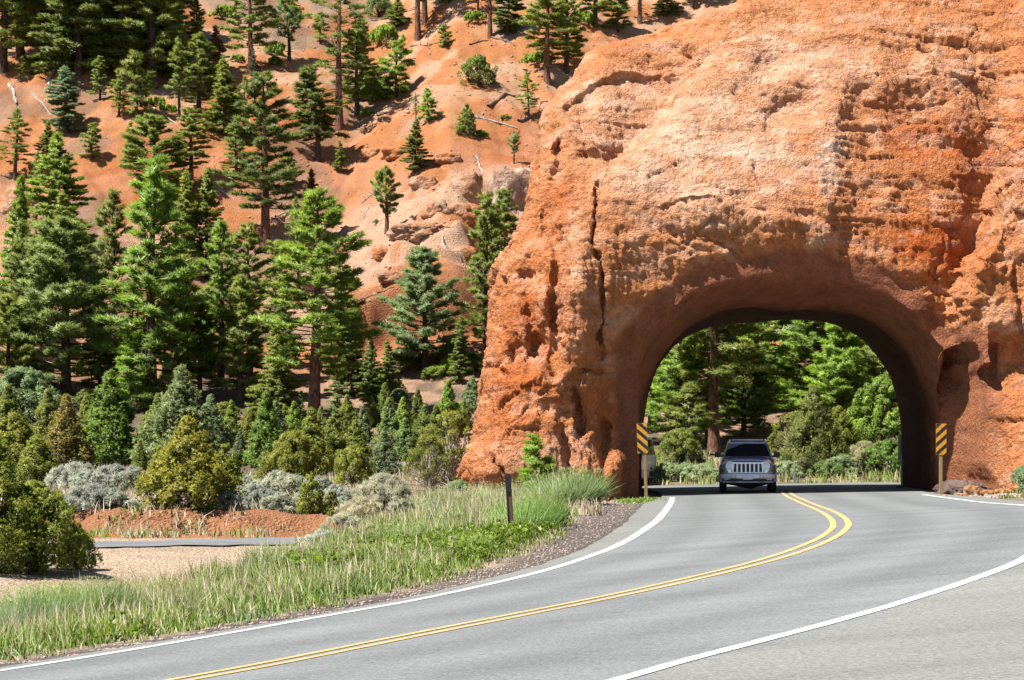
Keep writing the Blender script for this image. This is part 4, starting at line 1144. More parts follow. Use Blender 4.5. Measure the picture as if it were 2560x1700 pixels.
HILL = 'conifers on the orange hillside'; STAND = 'conifers in the dense stand at the hill foot'; LOW = 'junipers and small conifers on the flat'; FAR = 'trees beyond the tunnel'
TREES = [
 # --- hillside, left to right
 ('pine_tree','pine_c',  8, 182,-230,0.9,GREEN,'tall pine cut by the left edge of the view, high on the slope',HILL),
 ('pine_tree','pine_b', 50, 147,-240,1.0,GREEN,'second tall pine from the left edge, on the upper slope',HILL),
 ('pine_tree','pine_a',101, 112,-260,1.0,GREEN,'third tall pine from the left edge, high on the slope',HILL),
 ('pine_tree','sparse_a',160,192, 30,1.0,GREEN,'slender pine just above the curved white fallen trunk at the left',HILL),
 ('fir_tree','fir_b',   166, 332,165,1.5,GREYG,'grey-green bushy fir below the curved white fallen trunk',HILL),
 ('fir_tree','fir_a',   198, 186,-190,1.15,DARK,'widest dark fir of the upper left group',HILL),
 ('pine_tree','pine_b', 251, 188,-230,1.0,GREEN,'tall pine with a bare straight reddish trunk beside the widest dark fir',HILL),
 ('pine_tree','pine_b', 304, 184,-250,1.15,GREEN,'big pine with a dark trunk, two trunks right of the widest dark fir',HILL),
 ('pine_tree','pine_c', 383, 216,-200,0.95,GREEN,'tall pine with low foliage at the right end of the upper left group',HILL),
 ('fir_tree','fir_a',   404, 188,-90,1.0,DARK,'dark fir behind the right end of the upper left group',HILL),
 ('pine_tree','pine_c', 345, 120,-200,1.0,GREEN,'pine behind the upper left group, high against the slope',HILL),
 ('pine_tree','pine_a',  20, 40,-300,1.0,DARK,'dim pine at the upper left corner of the view',HILL),
 ('young_pine','young_a',275, 187, 80,1.0,GREEN,'young fir at the foot of the upper left group',HILL),
 ('young_pine','young_b',297, 292,172,1.1,GREEN,'left one of two small pines on the bare red slope at the left',HILL),
 ('young_pine','young_a',341, 300,128,0.8,GREEN,'right one of two small pines on the bare red slope at the left',HILL),
 ('young_pine','young_b',327, 368,305,1.0,GREEN,'tiny pine on the red slope beneath two small pines',HILL),
 ('young_pine','young_b', 52, 205,140,1.0,GREEN,'tiny pine beside the grey upturned stump at the left',HILL),
 ('fir_tree','sparse_a',448, 293, 95,0.9,GREEN,'thin half-bare fir left of the big mid-slope pine',HILL),
 ('pine_tree','pine_c', 497, 286, 85,1.15,GREEN,'big dense pine mid-slope, left of the rust-brown fir',HILL),
 ('fir_tree','fir_b',   490, 105,-12,0.9,GREEN,'pointed fir spire at the top, above the big mid-slope pine',HILL),
 ('fir_tree','fir_a',   560, 338,150,1.1,OLIVE,'broad fir with drooping brown-tinged boughs over dark shade',HILL),
 ('dead_fir','fir_b',   540, 190, 62,1.0,RUST,'rust-brown dying fir behind the big mid-slope pine',HILL),
 ('pine_tree','pine_a', 627, 186,-120,0.85,GREEN,'tall round-topped pine left of the multi-limbed bushy pine',HILL),
 ('dead_tree','sparse_a',636, 284,120,0.7,(0.12,0.105,0.06),'thin almost leafless tree below the tall round-topped pine',HILL),
 ('pine_tree','umbrella',723, 150, 22,1.15,BLUE,'bushy many-limbed pine on the open slope left of the giant pine',HILL),
 ('pine_tree','sparse_b',848, 320,-60,1.0,GREEN,'giant open pine with thick reddish trunk and many bare limbs, mid-slope',HILL),
 ('pine_tree','pine_c', 893, 285, 55,0.95,GREEN,'dark pine close behind the giant open pine',HILL),
 ('fir_tree','fir_lean',796, 404,158,1.15,DARK,'dark fir leaning to the left with a bare lower trunk',HILL),
 ('pine_tree','young_a',992, 244,102,1.05,BRIGHT,'light green young pine right of the giant open pine',HILL),
 ('pine_tree','young_a',940, 255,165,1.3,GREEN,'low dark pine between the giant pine and the light green young pine',HILL),
 ('young_pine','young_a',1072,307,224,1.0,BRIGHT,'small bright pine on the crest of the orange spur',HILL),
 ('fir_tree','sparse_a',1040,300,232,0.8,GREEN,'thin fir top above the bushy-skirted fir on the orange spur',HILL),
 ('fir_tree','fir_b',   1040,430,300,1.25,DARK,'small fir with a wide dark skirt above the pink ledges',HILL),
 ('juniper','egg',      1166,337,258,1.0,GREEN,'small columnar juniper at the end of the long pale log',HILL),
 ('young_pine','sparse_a',1321,296,180,1.3,BRIGHT,'thin young pine beside the fallen logs right of the orange spur',HILL),
 ('pinyon','round_a',   1196,217,138,0.95,GREEN,'rounded dark pinyon bush standing alone on bare orange soil',HILL),
 ('juniper','umbrella', 1285,410,338,0.95,BLUE,'twisted grey-green juniper on top of the pale rock knob',HILL),
 ('pine_tree','pine_b', 1368,205,-60,1.15,GREEN,'tall pine just left of the upper shoulder of the rock arch',HILL),
 ('pine_tree','pine_c', 1416,182,-70,0.9,GREEN,'tall pine touching the upper shoulder of the rock arch',HILL),
 ('pine_tree','sparse_b',1045,100,-230,0.9,GREEN,'pine with a dark trunk cut by the top edge, centre of the slope',HILL),
 ('pine_tree','pine_d', 1062, 58,-260,0.9,GREEN,'pine behind the dark trunk cut by the top edge at centre',HILL),
 ('pinyon','round_a',    948, 45,-25,0.9,BLUE,'grey-green pinyon at the top edge, right of the giant open pine',HILL),
 ('fir_tree','fir_a',    996, 66, -8,1.5,GREEN,'low broad fir at the top edge, centre of the slope',HILL),
 ('dead_tree','sparse_b',1225, 95,-200,0.75,(0.10,0.11,0.075),'grey half-dead pine whose roots spread over the spur at the top',HILL),
 ('fir_tree','fir_b',   1268, 88,-60,1.35,DARK,'dense dark fir right of the grey half-dead pine at the top',HILL),
 ('dead_tree','sparse_a',1195, 35,-120,0.8,(0.10,0.11,0.075),'thin dead tree at the top edge left of the grey half-dead pine',HILL),
 ('pine_tree','pine_c', 1488, 62,-160,1.0,GREEN,'left one of the pines seen above the shoulder of the arch',HILL),
 ('pine_tree','young_a',1545, 80,-30,1.2,GREEN,'small pine right behind the shoulder of the arch',HILL),
 ('pine_tree','sparse_b',1600, 58,-180,0.9,GREEN,'open pine above the middle of the shoulder of the arch',HILL),
 ('fir_tree','fir_a',   1668, 42,-60,1.1,DARK,'dark fir at the right end of the trees above the arch shoulder',HILL),
 ('pine_tree','pine_a', 1740, 20,-200,1.0,GREEN,'pine mostly hidden by the top of the arch',HILL),
 ('pine_tree','pine_c', 130, 70,-200,1.0,GREEN,'pine low-branched behind the third tall pine at the upper left',HILL),
 ('pine_tree','pine_c', 230, 110,-180,1.0,DARK,'dark pine filling the gap right of the widest dark fir',HILL),
 ('fir_tree','fir_a',   280, 130,-120,1.0,GREEN,'fir filling the gap between two bare trunks at the upper left',HILL),
 ('pine_tree','pine_c', 420, 120,-160,1.0,GREEN,'pine at the upper left behind the dark fir, near the top edge',HILL),
 ('fir_tree','fir_a',    75, 95,-120,1.0,GREEN,'fir between the second and third tall pines at the upper left',HILL),
 ('pine_tree','pine_c', 560, 250,140,1.0,GREEN,'small pine right behind the big mid-slope pine',HILL),
 ('fir_tree','fir_b',   430, 200, 60,1.2,GREEN,'fir just left of the thin half-bare fir',HILL),
 ('pine_tree','pine_c', 905, 200, 40,0.9,DARK,'dark pine top between the giant pine and the lime bush',HILL),
 ('fir_tree','sparse_a',610, 330,190,1.0,GREEN,'ragged fir right of the brown-tinged drooping fir',HILL),
 ('pine_tree','pine_c', 250, 250,140,1.0,GREEN,'small pine on the bare slope below the two bare trunks',HILL),
 ('fir_tree','fir_b',   120, 420,300,1.1,GREEN,'fir on the dull red slope at the left',HILL),
 ('young_pine','young_a',230, 400,310,1.0,GREEN,'young pine on the dull red slope right of the conical fir',HILL),
 ('pine_tree','pine_c', 590, 440,300,1.0,GREEN,'pine left of the tall dark tiered pine',HILL),
 ('pine_tree','young_a',720, 470,380,1.1,GREEN,'young pine at the foot of the leaning dark fir',HILL),
 ('fir_tree','fir_b',   850, 430,350,1.0,OLIVE,'small olive fir right of the leaning dark fir foot',HILL),
 ('young_pine','young_a',1110,120,60,1.0,GREEN,'young pine left of the grey half-dead pine',HILL),
 ('young_pine','young_b',800, 110,30,1.1,GREEN,'small pine left of the giant open pine near the top',HILL),
 ('young_pine','young_a',660, 330,250,1.1,GREEN,'young pine behind the top of the tiered pine',HILL),
 # --- middle slope
 ('fir_tree','sparse_a', 38, 450,272,1.4,GREEN,'slim fir on the left edge of the middle slope',HILL),
 ('fir_tree','sparse_a', 90, 600,378,0.7,GREEN,'very thin fir between the left slim fir and the conical fir',HILL),
 ('fir_tree','fir_a',   150, 640,330,1.1,BRIGHT,'large regular conical fir at the left with a pointed top',HILL),
 ('fir_tree','fir_b',   155, 700,480,1.1,GREEN,'small conical fir in front of the large regular conical fir',HILL),
 ('pine_tree','pine_round',390,505,292,1.15,GREEN,'bushy dark pine with bent limbs on the left middle slope',HILL),
 ('pine_tree','pine_b', 478, 475,272,1.2,GREEN,'pine standing above a pair of conical firs on the middle slope',HILL),
 ('fir_tree','fir_b',   468, 690,430,1.0,GREEN,'left one of a pair of conical firs in the middle of the stand',STAND),
 ('fir_tree','fir_b',   520, 700,420,1.0,GREEN,'right one of a pair of conical firs in the middle of the stand',STAND),
 ('pine_tree','pine_a', 663, 616,185,1.05,DARK,'tall dark pine with tiered limbs in front of the bare middle slope',HILL),
 ('dead_fir','fir_b',   776, 600,425,0.9,RUST,'brown dead fir beside the tall dark tiered pine',HILL),
 ('fir_tree','sparse_a',745, 765,515,0.9,GREEN,'thin green fir between the tiered pine and the great leaning pine',STAND),
 ('pine_tree','stub',   967, 578,432,1.0,GREEN,'stubby pine with a very thick trunk on the pale slope',HILL),
 ('pine_tree','pine_c',1215, 905,487,0.85,GREEN,'tall slim pine at the left edge of the arch, left one of two',STAND),
 ('pine_tree','pine_b',1262, 760,488,0.8,GREEN,'slim pine at the left edge of the arch, right one of two',HILL),
 ('pine_tree','young_a',1328,520,455,1.2,DARK,'little dark pine tucked against the left edge of the arch',HILL),
 ('pine_tree','pine_round',1062,930,622,1.05,BLUE,'dark blue-green spreading pine in front of the shaded red cliff',STAND),
 ('young_pine','egg',  1030, 596,562,1.0,DARK,'tiny dark bush-like pine on the pale slope',HILL),
 # --- dense stand
 ('fir_tree','fir_a',    48, 830,440,0.75,BRIGHT,'narrow bright fir at the left edge of the dense stand',STAND),
 ('pine_tree','pine_c',  60, 905,560,0.9,DARK,'dark pine at the left edge behind the round light pine',STAND),
 ('pine_tree','pine_round',165,990,556,1.15,(0.25,0.32,0.085),'round-topped light green pine, largest at the left',STAND),
 ('pine_tree','pine_c', 285, 870,475,0.8,GREEN,'pine between the round light pine and the broadest tall pine',STAND),
 ('pine_tree','pine_c', 380,1015,398,1.05,BRIGHT,'broadest tall bright pine in the middle of the dense stand',STAND),
 ('pine_tree','pine_c', 552, 955,555,0.9,BRIGHT,'bright pine right of the broadest tall pine',STAND),
 ('pine_tree','young_a',470, 930,640,1.1,GREEN,'pine filling the gap right of the broadest tall pine',STAND),
 ('pine_tree','pine_a', 625, 965,560,0.95,GREEN,'green pine left of the great pine with reddish trunk',STAND),
 ('pine_tree','pine_b', 690, 910,600,0.9,GREEN,'pine half hidden behind the great pine with reddish trunk',STAND),
 ('pine_tree','pine_a', 786,1052,478,1.2,BRIGHT,'great pine with a bare reddish lower trunk, right side of the stand',STAND),
 ('fir_tree','fir_a',   880, 990,770,1.0,DARK,'dark fir right of the great pine with reddish trunk',STAND),
 ('fir_tree','fir_a',   925,1010,840,0.9,DARK,'smaller dark fir right of the great pine',STAND),
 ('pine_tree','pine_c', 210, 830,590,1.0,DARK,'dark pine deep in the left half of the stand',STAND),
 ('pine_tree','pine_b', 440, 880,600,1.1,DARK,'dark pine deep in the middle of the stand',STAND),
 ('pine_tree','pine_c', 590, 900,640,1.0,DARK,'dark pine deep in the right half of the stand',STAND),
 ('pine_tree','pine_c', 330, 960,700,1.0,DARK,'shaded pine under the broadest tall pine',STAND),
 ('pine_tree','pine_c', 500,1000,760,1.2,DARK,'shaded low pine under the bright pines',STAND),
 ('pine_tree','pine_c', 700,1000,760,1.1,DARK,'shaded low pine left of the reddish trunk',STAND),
 ('pine_tree','pine_round',20,1000,740,1.0,GREEN,'shaded pine at the left edge low in the stand',STAND),
 ('young_pine','young_a',325,1035,868,1.15,BRIGHT,'fresh green young pine above the broad conical juniper',STAND),
 ('young_pine','young_a',845,1078,983,1.1,BLUE,'small blue-green pine right of the reddish trunk',STAND),
 ('fir_tree','fir_b',   752,1065,975,1.0,BLUE,'small blue-green fir at the foot of the great pine',STAND),
 ('fir_tree','fir_b',   100, 800,640,1.1,GREEN,'fir top left of the round light pine',STAND),
 ('fir_tree','fir_a',   250, 960,720,1.0,GREEN,'fir low between the round light pine and the broadest pine',STAND),
 ('pine_tree','pine_c', 440,1020,700,1.0,GREEN,'pine in front of the dark middle of the stand',STAND),
 ('pine_tree','pine_c', 600,1010,690,1.0,GREEN,'pine low between the bright pine and the green pine',STAND),
 ('fir_tree','fir_a',   690,1040,790,1.0,GREEN,'fir low at the left of the reddish trunk',STAND),
 ('pine_tree','pine_c', 850, 960,640,0.9,GREEN,'pine right behind the great pine',STAND),
 ('fir_tree','fir_b',   970,1000,850,1.1,GREEN,'small fir on the slope right of the smaller dark fir',STAND),
 ('fir_tree','fir_b',  1150, 960,790,1.0,DARK,'dark fir between the spreading pine and the arch',STAND),
 ('fir_tree','fir_b',   700,1048,930,1.1,GREEN,'small fir in front of the shade left of the reddish trunk',STAND),
 ('juniper','cone_b',   735,1092,1000,1.1,BRIGHT,'fresh small juniper at the foot of the reddish trunk',LOW),
 ('juniper','cone_b',   803,1098,1012,1.1,GREEN,'small juniper right of the fresh one by the reddish trunk',LOW),
 ('juniper','cone_a',   868,1080,985,1.1,GREEN,'green juniper below the small blue-green pine',LOW),
 ('juniper','cone_b',   908,1105,1010,1.1,GREYG,'greyish juniper right of the small blue-green pine',LOW),
 ('juniper','cone_b',   962,1062,955,1.1,GREEN,'green pointed juniper on the scree slope',LOW),
 ('juniper','cone_b',  1008,1088,990,1.1,BRIGHT,'bright pointed juniper on the lower scree slope',LOW),
 ('juniper','cone_a',  1062,1102,1010,1.1,GREEN,'green juniper left of the dark one near the arch',LOW),
 # --- lower flat
 ('juniper','cone_b',   395,1120,980,1.1,GREEN,'green juniper left behind the silvery one',LOW),
 ('juniper','cone_a',   525,1120,985,1.1,GREYG,'soft green juniper right behind the silvery one',LOW),
 ('juniper','cone_a',   830,1175,1040,1.2,GREEN,'soft green juniper right of the conical olive one',LOW),
 ('juniper','cone_b',   690,1110,1000,1.1,GREYG,'grey-green juniper behind the tall pointed one',LOW),
 ('juniper','cone_a',   960,1185,1075,1.2,GREYG,'pale green juniper behind the dense olive one',LOW),
 ('juniper','cone_b',  1090,1135,1010,1.0,GREEN,'green juniper left of the brightest cone-shaped tree',LOW),
 ('juniper','cone_a',    20,1110,960,1.1,GREEN,'green juniper at the left edge below the stand',LOW),
 ('juniper','cone_b',   215,1110,985,1.0,OLIVE,'olive juniper between the copper-tinged and the largest one',LOW),
 ('juniper','cone_a',   400,1215,1110,1.0,OLIVE,'olive juniper lobe left of the golden-olive one',LOW),
 ('juniper','round_a',   60,1060,920,1.2,GREYG,'soft grey-green rounded tree at the left below the stand',LOW),
 ('juniper','cone_a',   120,1110,970,1.0,GREEN,'green conical juniper behind the copper-tinged one',LOW),
 ('juniper','cone_a',   275,1160,925,1.15,(0.19,0.28,0.05),'broad dense conical juniper, largest on the flat',LOW),
 ('juniper','cone_b',   166,1178,982,1.1,(0.27,0.24,0.075),'copper-tinged conical juniper left of the largest one',LOW),
 ('juniper','cone_c',    35,1170,1028,1.2,OLIVE,'olive juniper at the left edge above the nearest big one',LOW),
 ('juniper','cone_c',    92,1225,1082,1.1,OLIVE,'olive juniper below the copper-tinged one',LOW),
 ('juniper','cone_a',   452,1172,912,1.05,GREYG,'tall silvery-green conical juniper in the middle of the flat',LOW),
 ('juniper','cone_c',   470,1280,1040,1.0,GOLD,'golden-olive juniper with a sharp tip above the red bank',LOW),
 ('juniper','egg',      560,1246,1108,1.25,OLIVE,'egg-shaped olive juniper right of the golden one',LOW),
 ('juniper','spire',    525,1272,1170,1.2,GOLD,'low golden juniper lobe beside the golden-olive juniper',LOW),
 ('juniper','cone_b',   578,1110,998,1.0,BRIGHT,'bright green pointed juniper behind the egg-shaped one',LOW),
 ('juniper','cone_b',   665,1170,975,1.0,(0.19,0.30,0.06),'tall green pointed juniper left of the round olive one',LOW),
 ('juniper','spire',    600,1165,1068,1.2,GREYG,'grey-green small juniper between two bright pointed ones',LOW),
 ('juniper','cone_c',   625,1100,1018,0.9,OLIVE,'yellowish juniper between the two bright pointed ones',LOW),
 ('juniper','round_a',  729,1208,1078,0.95,OLIVE,'round dense olive juniper on the middle of the flat',LOW),
 ('juniper','cone_b',   778,1200,1015,1.2,OLIVE,'conical juniper right behind the round olive one',LOW),
 ('juniper','spire',    350,1195,1095,1.2,GREEN,'slim green juniper behind the big grey sagebrush',LOW),
 ('juniper','egg',      775,1338,1234,1.1,OLIVE,'small upright juniper on the edge of the red bank',LOW),
 ('juniper','egg',      827,1318,1250,1.1,OLIVE,'smallest juniper on the red bank, right of the small upright one',LOW),
 ('juniper','cone_a',   888,1150,1048,1.3,GREEN,'rounded green juniper below the smaller dark fir',LOW),
 ('juniper','round_a',  884,1222,1112,0.85,OLIVE,'dense olive juniper behind the pale dry bush',LOW),
 ('juniper','cone_b',   930,1068,990,1.1,GREEN,'green juniper top above the slope right of the stand',LOW),
 ('juniper','cone_b',   972,1120,992,1.1,(0.20,0.28,0.09),'feathery green juniper left of the bright cone by the arch',LOW),
 ('juniper','cone_a',  1014,1150,1042,1.1,(0.20,0.29,0.09),'rounded feathery juniper below the dark one',LOW),
 ('juniper','cone_b',  1045,1078,970,1.0,DARK,'dark green juniper on the slope left of the arch',LOW),
 ('juniper','cone_b',  1121,1092,950,1.0,LIME,'brightest yellow-green cone-shaped tree left of the arch',LOW),
 ('juniper','cone_a',  1181,1028,938,1.2,GREYG,'grey-green tree close to the left foot of the arch',LOW),
 ('juniper','gnarled', 1130,1225,1030,0.85,OLIVE,'gnarled open juniper with bare grey limbs left of the arch',LOW),
 ('juniper','gnarled', 1075,1230,1090,0.85,OLIVE,'low spreading juniper left of the gnarled one',LOW),
 ('juniper','cone_a',  1160,1075,1000,1.0,GREEN,'green tree behind the gnarled open juniper',LOW),
 ('young_pine','young_a',1343,1240,1085,1.15,BRIGHT,'fresh green young pine at the foot of the arch pier',LOW),
]
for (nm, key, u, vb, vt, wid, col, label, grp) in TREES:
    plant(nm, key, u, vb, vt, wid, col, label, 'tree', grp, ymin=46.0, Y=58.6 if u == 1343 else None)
# the nearest junipers, cut by the left edge
plant('juniper', 'near_cone', -25, 1495, 1060, 1.15, (0.26, 0.30, 0.06), 'tallest foreground juniper, cut by the left edge', 'tree', 'foreground junipers', Y=31.0)
plant('juniper', 'near_round', 85, 1490, 1200, 0.95, (0.25, 0.295, 0.055), 'broad dark foreground juniper behind the roadside grass', 'tree', 'foreground junipers', Y=31.5)
plant('juniper', 'near_round', 190, 1480, 1310, 0.8, (0.25, 0.295, 0.055), 'lower right lobe of the foreground junipers, beside the pale sand', 'tree', 'foreground junipers', Y=32.5)
# trees seen through the tunnel and behind the fin
for (nm, key, u, vt, Yd, wid, col, label) in [
 ('pine_tree','pine_b',1786, 560, 90, 1.1,GREEN,'pine with a thick bare reddish trunk seen through the tunnel, left of the car'),
 ('pine_tree','pine_d',1772, 640, 93, 1.0,DARK,'darker trunk just behind the reddish trunk seen through the tunnel'),
 ('pine_tree','pine_a',1690, 620, 100,1.2,GREEN,'pine at the left side of the tunnel opening'),
 ('pine_tree','pine_c',1630, 700, 96, 1.1,GREEN,'pine half hidden by the left jamb of the tunnel'),
 ('pine_tree','pine_round',1965,560,104,1.3,(0.22,0.29,0.075),'broad light pine in the middle of the tunnel opening, highest there'),
 ('pine_tree','pine_c',1890, 760, 97, 1.2,BRIGHT,'lighter pine right above the car in the tunnel opening'),
 ('pine_tree','pine_c',2080, 600, 108,1.2,GREEN,'tall pine behind the olive tree in the tunnel opening'),
 ('pine_tree','pine_a',2180, 640, 104,1.2,GREEN,'pine at the upper right of the tunnel opening'),
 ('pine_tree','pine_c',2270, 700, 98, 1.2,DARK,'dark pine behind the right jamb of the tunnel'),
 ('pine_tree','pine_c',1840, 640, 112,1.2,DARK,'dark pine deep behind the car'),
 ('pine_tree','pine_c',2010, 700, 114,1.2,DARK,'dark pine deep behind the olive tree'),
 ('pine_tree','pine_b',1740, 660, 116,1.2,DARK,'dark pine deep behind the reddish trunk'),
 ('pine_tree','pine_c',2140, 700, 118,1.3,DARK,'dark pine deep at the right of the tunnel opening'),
 ('pine_tree','young_a',1720, 960, 88,1.2,GREEN,'young pine low at the left in the tunnel opening'),
 ('juniper','near_cone', 2034, 960, 84, 0.95,(0.225,0.245,0.065),'olive juniper right of the car beyond the tunnel'),
 ('juniper','gnarled',1985,1030, 85, 0.9,OLIVE,'ragged juniper with pale dead limbs right of the car'),
 ('juniper','cone_c', 2095,1010, 87, 1.0,OLIVE,'smaller olive juniper right of the large olive one'),
 ('leafy_tree','leafy',2205, 945, 88, 1.0,(0.24,0.36,0.07),'bright leafy tree at the right side of the tunnel opening'),
 ('leafy_tree','leafy',2140,1010, 91, 0.9,(0.20,0.31,0.065),'leafy tree left of the brightest one in the tunnel opening'),
 ('pine_tree','pine_round',1700, 800, 92,1.2,BRIGHT,'leafy-looking pine left of the reddish trunk in the tunnel opening'),
 ('pine_tree','pine_round',1860, 860, 95,1.2,(0.22,0.29,0.075),'low bright pine directly behind the car'),
 ('pine_tree','pine_round',2100, 800, 95,1.2,BRIGHT,'bright pine between the olive juniper and the leafy tree'),
 ('pine_tree','pine_round',2230, 800, 97,1.2,GREEN,'round pine at the upper right jamb of the tunnel'),
 ('pine_tree','pine_round',1780, 720, 102,1.2,GREEN,'round pine behind the reddish trunk in the tunnel opening'),
 ('pine_tree','pine_round',2030, 760, 99,1.2,BRIGHT,'round bright pine above the olive juniper'),
 ('pine_tree','pine_round',1900, 640, 120,1.3,GREEN,'farthest round pine in the tunnel opening, left of centre'),
 ('pine_tree','pine_round',2090, 620, 122,1.3,GREEN,'farthest round pine in the tunnel opening, right of centre'),
 ('pine_tree','pine_c',2420, 500, 100,1.2,GREEN,'pine behind the right part of the fin'),
 ('pine_tree','pine_b',1560, 560, 104,1.0,GREEN,'pine behind the left pier of the arch'),
]:
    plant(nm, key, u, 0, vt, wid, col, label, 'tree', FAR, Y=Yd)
# ------------------------------------------------------------------ shrubs
SAGE = 'grey sagebrush on the flat behind the red bank'
def shrub(key, u, vb, vt, wid, col, label, grp, name='shrub', cat='shrub', Y=None, ymin=46.0):
    return plant(name, key, u, vb, vt, wid, col, label, cat, grp, ymin=ymin, Y=Y)
rng_s = np.random.default_rng(5)
ORD = ['leftmost', 'second', 'third', 'fourth', 'fifth', 'sixth', 'seventh', 'eighth']
for row, where in [([(190,1232,58,1.2),(236,1242,66,1.2),(290,1236,62,1.3),(330,1242,58,1.2),(362,1228,45,1.1)], 'in the big clump left of the golden juniper'),
      ([(225,1292,45,1.4),(275,1296,48,1.5),(322,1292,44,1.4)], 'on the lip of the red bank'),
      ([(585,1240,46,1.1),(612,1240,50,1.2),(655,1246,60,1.2),(700,1252,55,1.2),(745,1246,48,1.2),(800,1250,50,1.2),(842,1258,48,1.2)], 'of the rear row, right of the golden juniper'),
      ([(560,1284,34,1.3),(600,1268,45,1.2),(640,1276,48,1.3),(690,1280,44,1.3),(742,1276,40,1.3),(775,1270,40,1.1),(865,1284,42,1.2)], 'of the front row, right of the golden juniper')]:
    for i, (u, vb, h, wd) in enumerate(row):
        q_ = rng_s.uniform(0.75, 1.35); q2_ = rng_s.uniform(0.8, 1.12); shrub('sage' if i % 4 else 'sage_b', u + rng_s.uniform(-8, 8), vb + rng_s.uniform(-5, 5), vb - h * q_, wd * rng_s.uniform(0.7, 1.0), tuple(c * q2_ for c in SAGEC), ('leftmost' if i == 0 else ORD[i] + ' from the left') + ' grey sagebrush ' + where, SAGE, 'sagebrush')
for u, vb, h, wd, lab in [(168,1296,44,1.2,'greyish tan sagebrush at the left end of the red bank'),(436,1296,50,1.1,'dry tan sagebrush left of the golden-olive juniper foot'),(492,1302,66,1.2,'large dry mauve-grey sagebrush on the lip of the red bank'),(415,1285,40,1.0,'small dry sagebrush on the bank left of the golden juniper')]:
    shrub('sage', u, vb, vb - h, wd, (0.46, 0.39, 0.32), lab, 'dry sagebrush on the bank lip', 'sagebrush')
for u, vb, h, wd, col, lab in [(958,1318,128,1.0,TANC,'tall pale wispy bush with dark stems behind the roadside grass'),(905,1335,92,1.0,TANC,'pale wispy bush left of the tall one'),(858,1350,70,1.1,TANC,'low pale wispy bush at the end of the sand'),(1010,1325,66,1.1,TANC,'pale wispy bush right of the tall one'),
      (1062,1300,55,1.1,PALEG,'pale green bush right of the wispy ones'),(1146,1262,60,1.1,GREYG,'grey-green bush at the left foot of the arch'),(1100,1275,50,1.2,PALEG,'pale bush left of the grey-green one at the arch foot'),(800,1385,60,1.2,(0.45,0.45,0.37),'silvery bush hanging over the sand'),(760,1400,48,1.1,(0.45,0.45,0.37),'small silvery bush at the edge of the sand'),(1185,1245,48,1.0,GREYG,'small grey-green bush against the arch foot')]:
    shrub('wispy' if col in (TANC, PALEG) else 'sage', u, vb, vb - h, wd, col, lab, 'bushes behind the roadside grass', 'bush', ymin=30.0)
MATS_U = [(963,108,40,1.1,'lime-green low bush beside a white stick on the orange slope'),(924,254,46,1.2,'lime-green bush between the giant pine and the young light pine'),(915,290,16,1.2,'low green bush right of the foot of the giant pine'),(1200,342,16,1.3,'low green bush below the long pale log'),(1262,298,10,1.5,'small green mat above the long pale log'),
 (1343,162,26,1.6,'wide green bush at the foot of the tall pine by the arch shoulder'),(1115,8,12,1.4,'green mat at the top edge, centre'),(1188,52,22,1.2,'green bush left of the grey half-dead pine'),(722,12,22,1.2,'green bush at the top edge above the bushy many-limbed pine'),(727,36,20,1.2,'green bush under the top edge, second from the top there'),
 (96,172,26,1.3,'green mat on the left slope near the grey stump'),(563,44,26,1.3,'green mat left of the tall round-topped pine, near the top'),(457,14,22,1.3,'green mat at the top edge left of the fir spire'),(595,152,14,1.4,'green mat at the foot of the tall round-topped pine'),(686,162,18,1.2,'green mat below the bushy many-limbed pine'),
 (390,266,22,1.2,'green bush above the fallen trunk on the left slope'),(420,280,18,1.3,'green mat right of the bush above the fallen trunk'),(594,256,16,1.2,'small green mat near the thin leafless tree'),(134,156,18,1.4,'green mat beside the curved white trunk'),(1460,62,26,1.2,'green bush left of the trees above the arch shoulder'),(690,140,30,1.0,'green bush touching the bushy many-limbed pine')]
for u, vb, h, wd, lab in MATS_U:
    shrub('mat', u, vb, vb - h, wd * 0.55, (0.22, 0.32, 0.040), lab, 'green low bushes on the orange hillside', 'bush', ymin=100)
for u, vb, h, wd, col, lab in [(1042,905,60,1.4,GREEN,'leafy green bush at the foot of the shaded cliff'),(1120,938,40,1.6,BRIGHT,'bright low bush on the pale scree left of the arch'),(1080,945,30,1.6,BRIGHT,'small bright bush on the pale scree'),(1005,930,60,1.2,DARK,'dark bush at the left end of the scree'),(1190,930,50,1.4,GREEN,'green bush at the right end of the scree'),
      (955,985,60,1.4,GREEN,'bush right of the smaller dark fir'),(1000,1010,40,1.4,GREYG,'grey bush on the lower scree'),(940,560,10,1.4,GREYG,'tiny grey bush on the pale slope'),(870,820,50,1.5,GREEN,'bush right of the great pine'),(640,1055,40,1.6,OLIVE,'olive bush under the dense stand'),(700,1050,44,1.5,GREEN,'green bush left of the reddish trunk foot'),(560,1050,46,1.5,GREEN,'green bush under the middle of the stand'),(400,1080,60,1.4,GREEN,'green bush behind the silvery juniper'),(220,1020,50,1.5,DARK,'dark bush under the round light pine'),(110,1000,50,1.5,DARK,'dark bush low at the left of the stand'),(840,1140,50,1.3,GREYG,'grey-green bush between the conical and rounded junipers'),(1060,1150,50,1.3,OLIVE,'olive bush below the dark juniper')]:
    shrub('round_a', u, vb, vb - h, wd, col, lab, 'bushes around the foot of the hill', 'bush', ymin=60)
